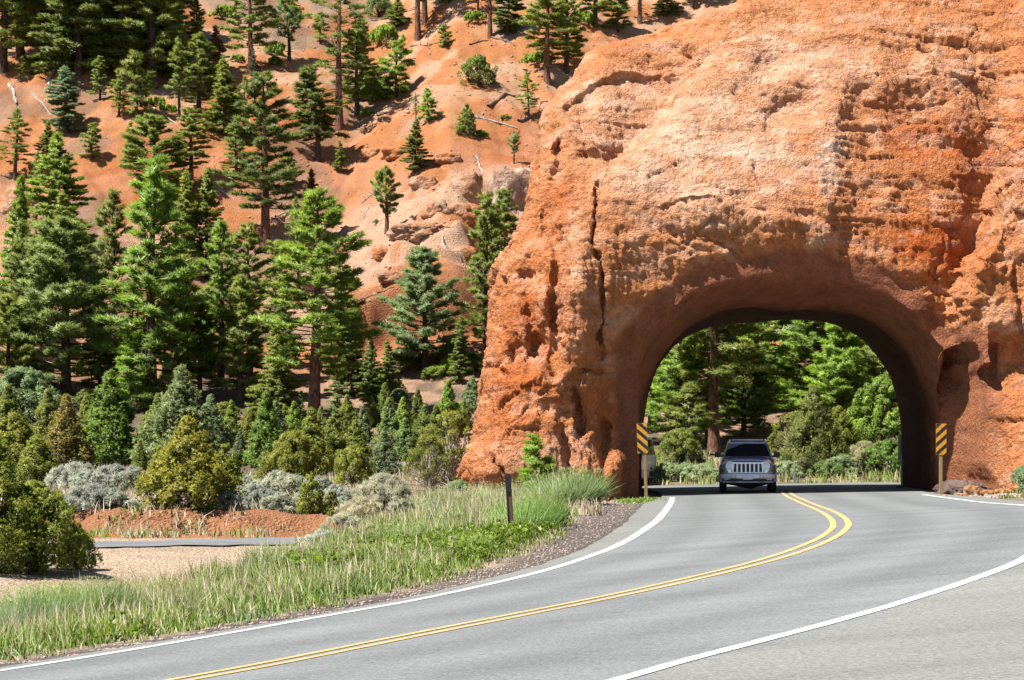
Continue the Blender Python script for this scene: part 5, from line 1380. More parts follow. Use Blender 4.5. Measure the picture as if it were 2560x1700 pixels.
for u, h, Yd, wd, key, col, lab in [(1668,0.7,82.5,1.3,'sage',PALEG,'pale green rabbitbrush just right of the white van'),(1712,0.6,83,1.3,'sage',PALEG,'rabbitbrush left of the reddish trunk beyond the tunnel'),(1755,0.6,82.5,1.3,'sage_b',PALEG,'rabbitbrush at the foot of the reddish trunk'),(1960,0.6,83,1.2,'sage_b',PALEG,'rabbitbrush right behind the car'),(2010,0.7,83.5,1.2,'wispy',TANC,'dry tan bush right of the thin green post'),
      (2165,1.2,84,1.1,'wispy',(0.33,0.33,0.18),'dry brownish bush at the right of the tunnel opening'),(2225,1.3,83.5,1.1,'sage',(0.15,0.24,0.05),'green bush behind the sign with its back turned'),(2100,0.8,83.5,1.3,'sage',PALEG,'pale bush below the smaller olive juniper'),(2060,0.6,83,1.2,'sage_b',(0.2,0.28,0.08),'low green bush below the olive juniper'),(1700,1.4,86,1.2,'round_a',GREEN,'green bush behind the rabbitbrush beyond the tunnel')]:
    y_ = Yd; x_ = (u - CXP) / FPX * y_; z_ = gz(x_, y_)
    vt_ = HOR - (z_ + h - EYE) * FPX / y_
    shrub(key, u, 0, vt_, wd, col, lab, 'bushes beyond the tunnel', 'bush', Y=Yd)
shrub('sage', 2592, 0, 1150, 1.0, (0.22, 0.29, 0.16), 'grey-green bush at the right edge beside the rubble', 'bush at the right edge', 'bush', Y=58.5)

# rabbitbrush clumps in the roadside grass
RB = [(40,1600,1465,(0.22,0.30,0.13),'leftmost blue-green clump of rabbitbrush beside the road'),(110,1585,1450,(0.21,0.30,0.10),'second clump of rabbitbrush from the left beside the road'),(185,1570,1445,(0.20,0.29,0.08),'third clump of rabbitbrush from the left, fresh green'),(255,1560,1435,(0.22,0.29,0.14),'silvery clump of rabbitbrush at the left end of the sand'),
 (420,1530,1440,(0.33,0.35,0.17),'dry-tipped clump of rabbitbrush before the sand'),(1025,1390,1300,(0.19,0.30,0.085),'vivid green clump of rabbitbrush left of the steel post'),(1100,1370,1295,(0.20,0.29,0.085),'green clump of rabbitbrush second left of the steel post'),(1180,1400,1330,(0.22,0.34,0.09),'grassy clump just left of the foot of the steel post'),
 (1310,1335,1235,(0.19,0.30,0.085),'green clump just right of the steel post'),(1355,1320,1225,(0.20,0.30,0.09),'second green clump right of the steel post'),(1410,1270,1165,(0.22,0.30,0.12),'tall blue-green clump against the foot of the left pier'),(1450,1265,1165,(0.21,0.29,0.11),'tall blue-green clump nearest the tunnel at the left pier'),(1370,1262,1175,(0.28,0.36,0.16),'pale green clump left of the tall ones at the left pier'),(1300,1265,1195,(0.33,0.36,0.18),'straw-tipped clump under the young pine at the arch foot'),(1240,1275,1200,(0.33,0.36,0.18),'straw-tipped clump left of the young pine at the arch foot'),(900,1425,1355,(0.26,0.36,0.10),'green clump of rabbitbrush below the pale wispy bushes'),]
for i, (u, vb, vt, col, lab) in enumerate(RB):
    plant('rabbitbrush', 'broom' if i % 2 else 'broom_b', u, vb, vt + 0.12 * (vb - vt), 1.15, col, lab, 'shrub', 'rabbitbrush clumps in the roadside grass', ymin=14.0)
# ------------------------------------------------------------------ grass (uncountable)
def blades(rng, x, y, z, h, col, lean=0.55, width=0.0075, head=None):
    n = len(x)
    a = rng.uniform(0, 6.28, n); ln = np.abs(rng.normal(size=n)) * lean * h
    dx, dy = np.cos(a) * ln, np.sin(a) * ln
    t = rng.uniform(0, 6.28, n); w = width * rng.uniform(0.6, 1.4, n)
    sx, sy = np.cos(t) * w, np.sin(t) * w
    B = np.stack([x, y, z - 0.02], 1)
    S_ = np.stack([sx, sy, np.zeros(n)], 1)
    M_ = B + np.stack([dx * 0.35, dy * 0.35, h * 0.6], 1); T_ = B + np.stack([dx, dy, h], 1)
    V = np.stack([B - S_, B + S_, M_ + S_ * 0.8, M_ - S_ * 0.8, T_], 1).reshape(-1, 3)
    k = np.arange(n)[:, None] * 5
    Q = k + np.array([[0, 1, 2, 3]]); T = k + np.array([[3, 2, 4]])
    Cc = np.repeat(col[:, None, :], 5, 1).copy()
    if head is not None:
        Cc[:, 4] = head
    # blades shade mostly as a sward, a little as single blades
    gn = unit(np.cross(S_, T_ - B)); gn = gn * np.where(gn[:, 1:2] > 0, -1.0, 1.0)
    NB = np.repeat(unit(gn * 0.6 + UP * 0.75)[:, None, :], 5, 1).reshape(-1, 3)
    return V, Q, T, Cc.reshape(-1, 3), NB
def grass_obj(name, parts, label, kind='stuff'):
    V = []; Q = []; T = []; Cc = []; NB = []; n = 0
    for v, q, t, c, nb in parts:
        V.append(v); Q.append(q + n); T.append(t + n); Cc.append(c); NB.append(nb); n += len(v)
    me = mesh_np(name, np.concatenate(V), tris=np.concatenate(T), quads=np.concatenate(Q))
    color_attr(me, 'tint', np.concatenate(Cc))
    set_normals(me, np.concatenate(NB))
    o = obj(name, me, MATS['blades']); o.color = (1, 1, 1, 1)
    return tag(o, label, 'grass', kind=kind)
rng = np.random.default_rng(77)
ELg = EL[(EL[:, 1] > 12) & (EL[:, 1] < 63)]; NLg = normals2(ELg)
def verge_points(n, d0, d1):
    # denser towards the near end, where blades show larger
    k = rng.integers(0, len(ELg), n)
    d_ = rng.uniform(0, 1, n); y_ = ELg[k, 1]
    g0 = np.interp(y_, [15, 36, 44, 54, 60], [0.95, 1.1, 1.4, 1.8, 2.3])
    dd = g0 * d0 + d_ * (d1 - g0 * d0)
    P = ELg[k] + NLg[k] * dd[:, None] + rng.normal(size=(n, 2)) * 0.15
    return P[:, 0], P[:, 1], dd - g0
parts = []
x_, y_, e_ = verge_points(8200, 0.95, 5.6)
patch = noise(x_, y_, 0, 0.55, 201); patch2 = noise(x_, y_, 0, 1.5, 202)
keep = (patch2 + 0.9 * np.clip(e_, 0, 1.2) > rng.uniform(-0.9, 0.85, len(x_))) & (y_ < 60.5)
x_, y_, e_, patch, patch2 = x_[keep], y_[keep], e_[keep], patch[keep], patch2[keep]
hcl = (0.10 + 0.42 * sstep(0.05, 1.3, e_) * (0.75 + 0.5 * patch2)) * np.interp(y_, [14, 19, 22, 30, 40], [1.15, 1.05, 0.72, 0.8, 1.05])
hcl = np.maximum(hcl, 0.07)
nb_ = 17
X_ = np.repeat(x_, nb_) + rng.normal(size=len(x_) * nb_) * 0.085; Y_ = np.repeat(y_, nb_) + rng.normal(size=len(x_) * nb_) * 0.085
H_ = np.repeat(hcl, nb_) * rng.uniform(0.45, 1.2, len(X_))
Z_ = ground_full(X_, Y_)[0]
cols = np.array([[0.180, 0.265, 0.045], [0.135, 0.230, 0.040], [0.150, 0.240, 0.095], [0.33, 0.30, 0.135], [0.215, 0.280, 0.062]])
sel = np.where(patch > 0.35, 2, np.where(patch < -0.3, 1, 0))
sel = np.where(rng.random(len(sel)) < 0.2, 4, sel); sel = np.where(e_ < 0.25, np.where(rng.random(len(sel)) < 0.55, 4, 3), sel)
cb = np.repeat(cols[sel], nb_, 0)
dry = rng.random(len(X_)) < 0.14
cb[dry] = np.array([0.50, 0.43, 0.27])
cb = cb * rng.uniform(0.75, 1.25, (len(X_), 1))
parts.append(blades(rng, X_, Y_, Z_, H_, cb))
# taller flowering stalks with straw-coloured heads
k = rng.choice(len(x_), 9000)
ok = e_[k] > 0.7
k = k[ok]
xs_, ys_ = x_[k] + rng.normal(size=len(k)) * 0.12, y_[k] + rng.normal(size=len(k)) * 0.12
parts.append(blades(rng, xs_, ys_, ground_full(xs_, ys_)[0], hcl[k] * rng.uniform(1.0, 1.55, len(k)), np.tile([0.46, 0.40, 0.24], (len(k), 1)) * rng.uniform(0.8, 1.15, (len(k), 1)), 0.25, 0.008, head=np.array([0.58, 0.46, 0.36])))
grass_obj('verge_grass', parts, 'tall green and straw roadside grass on the inside of the bend')
# low leafy herbs in the verge: broad small leaves
x_, y_, e_ = verge_points(3600, 1.0, 4.6)
pm = noise(x_, y_, 0, 0.4, 207)
kp = (pm > 0.22) & (y_ < 44) & (e_ > 0.3)
x_, y_, e_ = x_[kp], y_[kp], e_[kp]
nl_ = 16
P3 = np.c_[np.repeat(x_, nl_), np.repeat(y_, nl_)] + rng.normal(size=(len(x_) * nl_, 2)) * 0.11
zz_ = ground_full(P3[:, 0], P3[:, 1])[0] + rng.uniform(0.05, 0.42, len(P3)) * np.repeat(0.6 + 0.4 * sstep(0, 1.2, e_), nl_)
V, Q, T, NN = tufts(rng, np.c_[P3, zz_], rng.normal(size=(len(P3), 3)) * 0.8 + UP, np.full(len(P3), 0.075), 4, 0.30, 1.2, np.tile([[0.20, 0.28, 0.042]], (len(P3), 1)) * rng.uniform(0.7, 1.25, (len(P3), 1)))
me = mesh_np('verge_herbs', V, tris=Q); color_attr(me, 'tint', T); set_normals(me, NN)
o = obj('verge_herbs', me, MATS['blades']); o.color = (1, 1, 1, 1); tag(o, 'low yellow-green leafy herbs among the roadside grass', 'herbs', kind='stuff')
# dry bunch grass on the sage flat, thin grass beyond the tunnel
def field(n, x0, x1, y0, y1, h0, h1, cols, per=10, spread=0.12, thr=-0.2, seed=1):
    x = rng.uniform(x0, x1, n); y = rng.uniform(y0, y1, n)
    kp = noise(x, y, 0, 0.6, 210 + seed) > thr
    x, y = x[kp], y[kp]
    X = np.repeat(x, per) + rng.normal(size=len(x) * per) * spread; Y = np.repeat(y, per) + rng.normal(size=len(x) * per) * spread
    c = np.asarray(cols)[rng.integers(0, len(cols), len(x))]
    return blades(rng, X, Y, ground_full(X, Y)[0], np.repeat(rng.uniform(h0, h1, len(x)), per) * rng.uniform(0.5, 1.2, len(X)), np.repeat(c, per, 0) * rng.uniform(0.8, 1.2, (len(X), 1)), 0.5, 0.014)
tanc = [[0.42, 0.35, 0.23], [0.46, 0.39, 0.28], [0.34, 0.30, 0.17]]
grass_obj('dry_grass', [field(1500, -14, 2, 46, 60, 0.15, 0.4, tanc, seed=1), field(900, -20, 0, 60, 92, 0.2, 0.45, tanc + [[0.25, 0.27, 0.1]], seed=2), field(160, -12, -5, 43.2, 45.2, 0.08, 0.3, tanc + [[0.18, 0.28, 0.05]], seed=3)], 'dry straw-coloured bunch grass between the sagebrush on the flat')
grass_obj('roadside_grass', [field(900, 4, 22, 80.5, 88, 0.15, 0.5, [[0.30, 0.33, 0.10], [0.2, 0.3, 0.06], [0.5, 0.45, 0.28]], seed=4, thr=-0.6)], 'green and straw grass along the far road beyond the tunnel')
grass_obj('rubble_grass', [field(260, 13.2, 17, 55.5, 60, 0.06, 0.22, [[0.2, 0.3, 0.05], [0.3, 0.33, 0.1]], seed=5, thr=0.0), field(240, 3.2, 4.2, 56.5, 61, 0.05, 0.15, [[0.2, 0.3, 0.05]], seed=6, thr=0.1)], 'small green weeds growing in the gravel beside the tunnel')

# ------------------------------------------------------------------ stones, boulders, outcrops
simple('gravel_stone', (0.34, 0.265, 0.215), 0.9, noise_amt=0.5, noise_scale=1.3)
simple('hill_stone', (0.40, 0.235, 0.15), 0.9, noise_amt=0.5, noise_scale=0.7)
def ico(sub):
    bm = bmesh.new(); bmesh.ops.create_icosphere(bm, subdivisions=sub, radius=1.0)
    V = np.array([v.co[:] for v in bm.verts]); Fs = np.array([[v.index for v in f.verts] for f in bm.faces]); bm.free()
    return V, Fs
ICO1 = ico(1); ICO4 = ico(4); ICO5 = ico(5)
def scatter_stones(name, x, y, r, label, mat='gravel_stone'):
    V0, F0 = ICO1; n = len(x)
    z = ground_full(x, y)[0]
    sc = rng.uniform(0.6, 1.3, (n, 1, 3)) * r[:, None, None]; sc[..., 2] *= 0.7
    V = V0[None] * sc * rng.uniform(0.8, 1.2, (n, len(V0), 1)) + np.c_[x, y, z + r * 0.2][:, None, :]
    Fs = F0[None] + (np.arange(n) * len(V0))[:, None, None]
    me = mesh_np(name, V.reshape(-1, 3), tris=Fs.reshape(-1, 3))
    return tag(obj(name, me, MATS[mat]), label, 'gravel', kind='stuff')
k = rng.integers(0, len(ELg), 2600); dd = np.abs(rng.normal(size=2600)) * np.interp(ELg[k, 1], [15, 36, 44, 60], [0.5, 0.7, 1.3, 2.0]) + 0.12
P = ELg[k] + NLg[k] * dd[:, None]
scatter_stones('shoulder_gravel', P[:, 0], P[:, 1], rng.uniform(0.010, 0.026, 2600), 'loose brown gravel along the inner edge of the road')
def boulder_mesh(name, seed, size, V0F0, lump=0.25, col=(0.6, 0.3, 0.15), col2=(0.62, 0.42, 0.3), square=0.0, strata=0.0):
    V, Fs = V0F0; V = V.copy()
    if square: V = np.sign(V) * np.abs(V)**(1 - square) ; V = V / np.maximum(np.abs(V).max(1, keepdims=True)**square, 1e-6)
    s = np.asarray(size, float)
    W = V * s
    f = 1 / max(s.mean(), 1e-3)
    d = lump * fbm(W[:, 0], W[:, 1], W[:, 2], 0.9 * f, 3, seed) + 0.16 * np.abs(noise(W[:, 0], W[:, 1], W[:, 2], 4.5 * f, seed + 5)) + 0.09 * np.abs(noise(W[:, 0], W[:, 1], W[:, 2], 10 * f, seed + 6)) + 0.05 * np.abs(noise(W[:, 0], W[:, 1], W[:, 2], 21 * f, seed + 7))
    if strata: d = d + strata * noise(W[:, 0] * 0.3 * f, W[:, 1] * 0.3 * f, W[:, 2] * 5 * f, 1, seed + 8)
    b1_, a1_, _ = worley(W[:, 0] * 1.7 * f, W[:, 1] * 1.7 * f, W[:, 2] * 2.6 * f, seed)
    b2_, a2_, _ = worley(W[:, 0] * 5 * f, W[:, 1] * 5 * f, W[:, 2] * 7 * f, seed + 1)
    d = d * 0.7 + 0.22 * (a1_ - 0.5) + 0.09 * (a2_ - 0.5) - 0.10 * np.exp(-(b1_ / 0.08)**2)
    W = W * (1 + d)[:, None]
    me = mesh_np(name, W, tris=Fs, smooth=True)
    t = sstep(-0.3, 0.5, fbm(W[:, 0], W[:, 1], W[:, 2], 1.3 * f, 3, seed + 9))
    color_attr(me, 'pigment', mixc(np.asarray(col), np.asarray(col2), t) * 0.74)
    return me
rock_mat('boulder_rock', 1.0, 5.0)
PK = (0.53, 0.265, 0.145); PK2 = (0.58, 0.37, 0.25); OR = (0.56, 0.22, 0.085)
OUTCROPS = [ # u, v of the foot, width px, height px, colour, label
 (1290,525,120,115,(0.44,0.27,0.19),(0.56,0.40,0.30),'big rounded grey-pink rock knob beside the left edge of the arch'),
 (1155,540,90,38,(0.54,0.22,0.09),(0.56,0.30,0.17),'orange squared rock block below the rock knob'),
 (1092,530,62,30,PK,PK2,'pale rounded rock left of the orange block'),
 (1170,475,62,44,PK,PK2,'small pointed pink mound left of the rock knob'),
 (1060,472,60,30,PK,PK2,'pale boulder below the wide-skirted fir'),
 (1000,385,80,22,OR,PK,'low orange ledge just left of the fir with the wide dark skirt'),
 (930,390,60,20,OR,PK,'small orange ledge left of the low orange one'),
 (1120,400,70,18,OR,PK,'thin orange ledge below the orange spur'),
 (1050,590,130,30,PK,PK2,'long pale ledge right of the stubby pine'),
 (960,645,60,26,OR,PK,'orange lens-shaped ledge below the stubby pine'),
 (1165,650,50,20,OR,PK,'small orange ledge below the orange block'),
 (990,700,70,22,PK,PK2,'pale low ledge above the shaded cliff'),
 (570,405,46,22,OR,PK,'small orange boulder below the brown-tinged fir'),
 (575,440,30,14,OR,PK,'tiny orange boulder under the small orange one'),
 (40,520,70,60,PK,PK2,'pale outcrop at the left edge'),
 (1140,905,110,50,(0.42,0.2,0.12),PK,'dull red boulder at the foot of the shaded cliff'),
]
for i, (u, v, wpx, hpx, c1, c2, lab) in enumerate(OUTCROPS):
    x0, y0, z0 = ground_hit(u, v, 60)
    w_, h_ = wpx / FPX * y0, hpx / FPX * y0
    me = boulder_mesh('outcrop', 300 + i * 11, (w_ * 0.52, max(w_ * 0.42, h_ * 0.7), h_ * 0.86), ICO5 if wpx > 100 else ICO4, 0.38, c1, c2, 0.18, 0.10)
    o = obj('rock_outcrop', me, MATS['boulder_rock'], loc=(x0, y0 + w_ * 0.30, z0 + h_ * 0.05))
    tag(o, lab, 'rock', 'rock outcrops on the hillside')
for i, (u, v, wpx, hpx, lab) in enumerate([(2430,1237,36,26,'pale orange boulder at the foot of the right-hand buttress'),(2470,1232,26,16,'flat orange stone right of the pale boulder'),(2502,1228,24,16,'orange stone second right of the pale boulder'),(2520,1240,22,14,'small orange stone near the right edge rubble'),(2535,1205,30,20,'pinkish stone on the rubble slope at the right edge'),(2490,1245,16,9,'little orange stone in front of the rubble'),(2452,1244,14,8,'little orange stone in front of the pale boulder'),(2400,1240,14,8,'little orange stone left of the pale boulder'),(1510,1228,26,12,'low orange stone at the foot of the left pier'),(2360,1236,12,7,'tiny stone beside the right marker post')]):
    y0 = 59.3 + 0.1 * (i % 3); x0 = (u - CXP) / FPX * y0; w_, h_ = wpx / FPX * y0, hpx / FPX * y0
    if u < 2000: y0 = 60.6; x0 = (u - CXP) / FPX * y0
    z0 = gz(x0, y0)
    me = boulder_mesh('stone', 700 + i * 13, (w_ * 0.55, w_ * 0.5, h_ * 0.75), ICO4, 0.3, OR, (0.66, 0.42, 0.26), 0.4)
    tag(obj('boulder', me, MATS['boulder_rock'], loc=(x0, y0, z0 + h_ * 0.22)), lab, 'boulder', 'fallen stones beside the road')
xr = rng.uniform(12.95, 17.5, 900); yr = rng.uniform(56.5, 62.2, 900)
scatter_stones('rubble', xr, yr, np.abs(rng.normal(size=900)) * 0.035 + 0.012, 'orange rubble spilled at the foot of the right-hand buttress')
xr = rng.uniform(2.4, 4.6, 500); yr = rng.uniform(56, 62, 500)
scatter_stones('rubble', xr, yr, np.abs(rng.normal(size=500)) * 0.02 + 0.01, 'pinkish gravel chips at the foot of the left pier')
# gravel heap in the recess
me = boulder_mesh('gravel_heap', 911, (0.75, 0.8, 0.42), ICO5, 0.12, (0.17, 0.12, 0.105), (0.26, 0.19, 0.16))
tag(obj('gravel_heap', me, MATS['boulder_rock'], loc=(13.35, 61.9, gz(13.35, 61.9))), 'dark gravel heap beside the right marker post', 'gravel heap')
# pebbles strewn on the hillside and on the sand
xh = rng.uniform(-22, 14, 2600); yh = rng.uniform(113, 160, 2600)
scatter_stones('hillside_stones', xh, yh, np.abs(rng.normal(size=2600)) * 0.05 + 0.03, 'small pale stones strewn over the orange hillside', 'hill_stone')

# ------------------------------------------------------------------ fallen trunks, snags
def log_obj(name, pts, r, mat, label, twigs=0, seed=0, lift=0.5, group='fallen wood on the hillside'):
    rg = np.random.default_rng(900 + seed)
    W = [ground_hit(u, v, 60) for u, v in pts]
    W = np.array(W); W[:, 2] += r * lift
    s = np.linspace(0, 1, 9); k = np.linspace(0, 1, len(W))
    P = np.stack([np.interp(s, k, W[:, q]) for q in range(3)], 1) + rg.normal(size=(9, 3)) * r * 0.35
    P[:, 2] = np.maximum(P[:, 2], ground_full(P[:, 0], P[:, 1])[0] + r * 0.3)
    wood = Acc(); wood.add(*tube_np(P, r * (1.1 - 0.65 * s), 7))
    for i in range(twigs):
        t = rg.uniform(0.15, 0.95); b0 = np.array([np.interp(t, s, P[:, q]) for q in range(3)])
        d_ = unit(rg.normal(size=3) + np.array([0, -0.3, 0.9])) * rg.uniform(0.3, 0.9)
        wood.add(*tube_np([b0, b0 + d_ * 0.5 + rg.normal(size=3) * 0.06, b0 + d_], [r * 0.4, r * 0.25, 0.008], 4))
    tag(obj(name, wood.mesh(name, True), MATS[mat]), label, 'log', group)
for i, a in enumerate([
 ([(1186,297),(1240,309),(1294,324)],0.10,'grey_wood','long pale fallen trunk right of the small columnar juniper',5),
 ([(1222,268),(1262,240),(1298,242)],0.12,'brown_wood','bent brown fallen trunk above the long pale one',2),
 ([(1296,305),(1330,292),(1362,284)],0.11,'brown_wood','brown fallen trunk at the foot of the thin young pine',6),
 ([(23,214),(33,240),(42,266)],0.13,'grey_wood','pale grey upturned stump at the far left',6),
 ([(80,237),(105,262),(128,292)],0.06,'grey_wood','white forked branch right of the grey stump',6),
 ([(149,168),(124,196),(120,233)],0.13,'grey_wood','curved white fallen trunk on the left slope',4),
 ([(383,272),(412,290),(444,314)],0.07,'grey_wood','thin grey fallen trunk on the left red slope',3),
 ([(1026,118),(1060,116),(1097,109)],0.06,'brown_wood','thin dead branch at the foot of the dark-trunked pine at the top',4),
 ([(1173,114),(1200,106),(1227,100)],0.08,'brown_wood','grey root running left from the half-dead pine',2),
 ([(1231,96),(1258,104),(1285,118)],0.09,'brown_wood','grey root running right from the half-dead pine',3),
 ([(1191,393),(1198,415),(1206,438)],0.07,'grey_wood','small twisted white dead wood left of the rock knob',6),
 ([(905,510),(925,490),(950,480)],0.05,'grey_wood','grey dead branches left of the stubby pine',14),
 ([(920,520),(912,540),(908,556)],0.04,'grey_wood','small grey dead branch left of the thick trunk',6),
 ([(972,76),(976,100),(980,130)],0.05,'grey_wood','white stick standing in the lime-green bush',2),
 ([(530,470),(560,485),(585,500)],0.06,'grey_wood','dead trunk lying left of the tall dark tiered pine',5),
 ([(690,545),(720,530),(735,520)],0.07,'grey_wood','pale dead trunk right of the tall dark tiered pine',4),
 ([(880,780),(960,730),(985,720)],0.05,'brown_wood','brown branch lying above the shaded cliff',2),
 ([(1104,600),(1112,620),(1128,650)],0.04,'grey_wood','thin white dead branch on the pale slope',4),
 ([(240,330),(250,345),(268,350)],0.04,'grey_wood','tangle of white twigs on the left red slope',9),
 ([(700,395),(712,388),(722,380)],0.06,'brown_wood','short dead trunk by the leaning dark fir',2),
]):
    log_obj('fallen_trunk', *a, seed=i)
# ------------------------------------------------------------------ signs and posts
simple('sign_yellow', (0.62, 0.27, 0.015), 0.45, noise_amt=0.05); simple('sign_black', (0.012, 0.012, 0.013), 0.5); simple('post_wood', (0.27, 0.175, 0.075), 0.85, noise_amt=0.3, noise_scale=6)
simple('rust_steel', (0.13, 0.075, 0.05), 0.75, metal=0.3, noise_amt=0.35); simple('galvanised', (0.42, 0.42, 0.41), 0.5, metal=0.6); simple('sign_back', (0.50, 0.42, 0.33), 0.55, metal=0.2); simple('post_green', (0.16, 0.24, 0.20), 0.6); simple('bolt_steel', (0.55, 0.55, 0.55), 0.35, metal=0.9)

def clip_poly(poly, x0, x1, z0, z1):
    def cut(P, f, inter):
        out = []
        for i in range(len(P)):
            a, b_ = P[i], P[(i + 1) % len(P)]
            if f(a): out.append(a)
            if f(a) != f(b_): out.append(inter(a, b_))
        return out
    def ix(v): return lambda a, b_: (v, a[1] + (b_[1] - a[1]) * (v - a[0]) / (b_[0] - a[0]))
    def iz(v): return lambda a, b_: (a[0] + (b_[0] - a[0]) * (v - a[1]) / (b_[1] - a[1]), v)
    for f, g in ((lambda p: p[0] >= x0, ix(x0)), (lambda p: p[0] <= x1, ix(x1)), (lambda p: p[1] >= z0, iz(z0)), (lambda p: p[1] <= z1, iz(z1))):
        if poly: poly = cut(poly, f, g)
    return poly
def marker(u, vtop, vplate, Yd, slope, label, post_dx, tilt):
    x = (u - CXP) / FPX * Yd; zt = EYE + (HOR - vtop) / FPX * Yd; zb = EYE + (HOR - vplate) / FPX * Yd
    z0 = gz(x, Yd)
    root = empty('object_marker', (x, Yd, z0))
    root.rotation_euler = (0, tilt, 0)
    H = zt - z0; hb = zb - z0; w = 0.152
    MB().box(post_dx - 0.045, post_dx + 0.045, 0.012, 0.10, -0.4, H - 0.06).build('post', MATS['post_wood'], root, bevel=0.006)
    plate = MB().box(-w, w, -0.003, 0.003, hb, H).build('plate', MATS['sign_yellow'], root)
    per = 0.27
    for k in range(-2, 6):
        a = H - 0.015 - k * per if slope < 0 else H - 0.16 - k * per
        # stripe between two slanted lines
        z_at = lambda x_, c: c + slope * x_
        poly = [(-w, z_at(-w, a)), (w, z_at(w, a)), (w, z_at(w, a - per * 0.47)), (-w, z_at(-w, a - per * 0.47))]
        poly = clip_poly(poly, -w + 0.004, w - 0.004, hb + 0.004, H - 0.004)
        if len(poly) >= 3:
            MB().prism(poly, -0.0055, -0.0035).build('stripe', MATS['sign_black'], plate)
    for zb_ in (H - 0.09, hb + 0.09):
        MB().lathe([(0.013, -0.016), (0.013, -0.004)], 10, Matrix.Translation((post_dx, 0, zb_))).build('bolt', MATS['bolt_steel'], plate)
    tag(root, label, 'road sign', 'striped markers at the tunnel mouth')
marker(1611, 1057.5, 1133, 61.2, -0.92, 'yellow and black striped marker on a wooden post at the left of the tunnel', 0.06, R(-2.0))
marker(2353, 1059, 1137, 60.6, 0.92, 'yellow and black striped marker on a wooden post at the right of the tunnel', 0.0, 0.0)

# delineator by the bend: U-channel steel post with a dark top
x0, y0, z0 = ground_hit(1280, 1355, 30)
root = empty('delineator_post', (x0, y0, z0)); root.rotation_euler = (0, R(-3.6), 0)
Hd = (1355 - 1184) / FPX * y0
mb = MB(); mb.box(-0.042, 0.042, 0.012, 0.02, -0.4, Hd - 0.30); mb.box(-0.055, -0.042, -0.006, 0.02, -0.4, Hd - 0.30); mb.box(0.042, 0.055, -0.006, 0.02, -0.4, Hd - 0.30)
mb.build('post', MATS['rust_steel'], root)
tp = MB().box(-0.052, 0.052, -0.012, 0.024, Hd - 0.33, Hd).build('top_cap', MATS['sign_black'], root, bevel=0.004)
for zz_ in (Hd - 0.05, Hd - 0.14, Hd - 0.24):
    MB().lathe([(0.010, -0.016), (0.010, -0.011)], 10, Matrix.Translation((0, 0, zz_))).build('bolt_hole', MATS['rust_steel'], tp)
tag(root, 'rusty brown steel post with a black top standing in the roadside grass', 'post')
# sign seen from behind at the far right of the tunnel
xs = (2254 - CXP) / FPX * 73.6; zs0 = gz(xs, 73.6)
root = empty('road_sign', (xs, 73.6, zs0))
zt = EYE + (HOR - 1086) / FPX * 73.6 - zs0; zb = EYE + (HOR - 1148) / FPX * 73.6 - zs0
MB().box(-0.03, 0.03, -0.012, 0.012, -0.4, zt - 0.02).build('post', MATS['galvanised'], root)
pl = MB().box(-0.12, 0.42, 0.014, 0.02, zb, zt).build('plate', MATS['sign_back'], root, bevel=0.004)
MB().lathe([(0.014, -0.024), (0.014, -0.012)], 10, Matrix.Translation((0, 0, zt - 0.06))).build('bolt', MATS['bolt_steel'], pl)
tag(root, 'road sign seen from its bare back at the far right end of the tunnel', 'road sign')
xg = (1986 - CXP) / FPX * 80.5; zg = gz(xg, 80.5)
root = empty('roadside_post', (xg, 80.5, zg))
hg = EYE + (HOR - 1168) / FPX * 80.5 - zg
MB().box(-0.045, 0.045, -0.01, 0.012, -0.3, hg).build('post', MATS['post_green'], root)
MB().box(-0.035, 0.035, -0.016, -0.011, hg - 0.16, hg - 0.03).build('reflector', MATS['galvanised'], root)
tag(root, 'thin grey-green roadside post right of the car beyond the tunnel', 'post')

# ------------------------------------------------------------------ vehicles
simple('silver_paint', (0.36, 0.45, 0.58), 0.26, metal=0.3, coat=0.6, noise_amt=0.02); simple('bumper_silver', (0.74, 0.74, 0.74), 0.38, metal=0.1, noise_amt=0.03)
simple('chrome', (0.80, 0.85, 0.92), 0.28, metal=0.6, noise_amt=0.02); simple('tyre_rubber', (0.018, 0.018, 0.019), 0.85); simple('black_plastic', (0.02, 0.02, 0.022), 0.55)
simple('dark_glass', (0.02, 0.025, 0.03), 0.05, spec=1.0); simple('lamp_glass', (0.75, 0.77, 0.78), 0.12, metal=0.15, spec=0.9); simple('amber', (0.62, 0.17, 0.03), 0.3); simple('plate_white', (0.66, 0.67, 0.70), 0.5)
simple('white_paint_car', (0.66, 0.64, 0.63), 0.3, coat=0.4, noise_amt=0.02); simple('rim_alloy', (0.45, 0.46, 0.48), 0.35, metal=0.9); simple('tail_red', (0.45, 0.02, 0.02), 0.3); simple('tinted_glass', (0.05, 0.03, 0.025), 0.08)

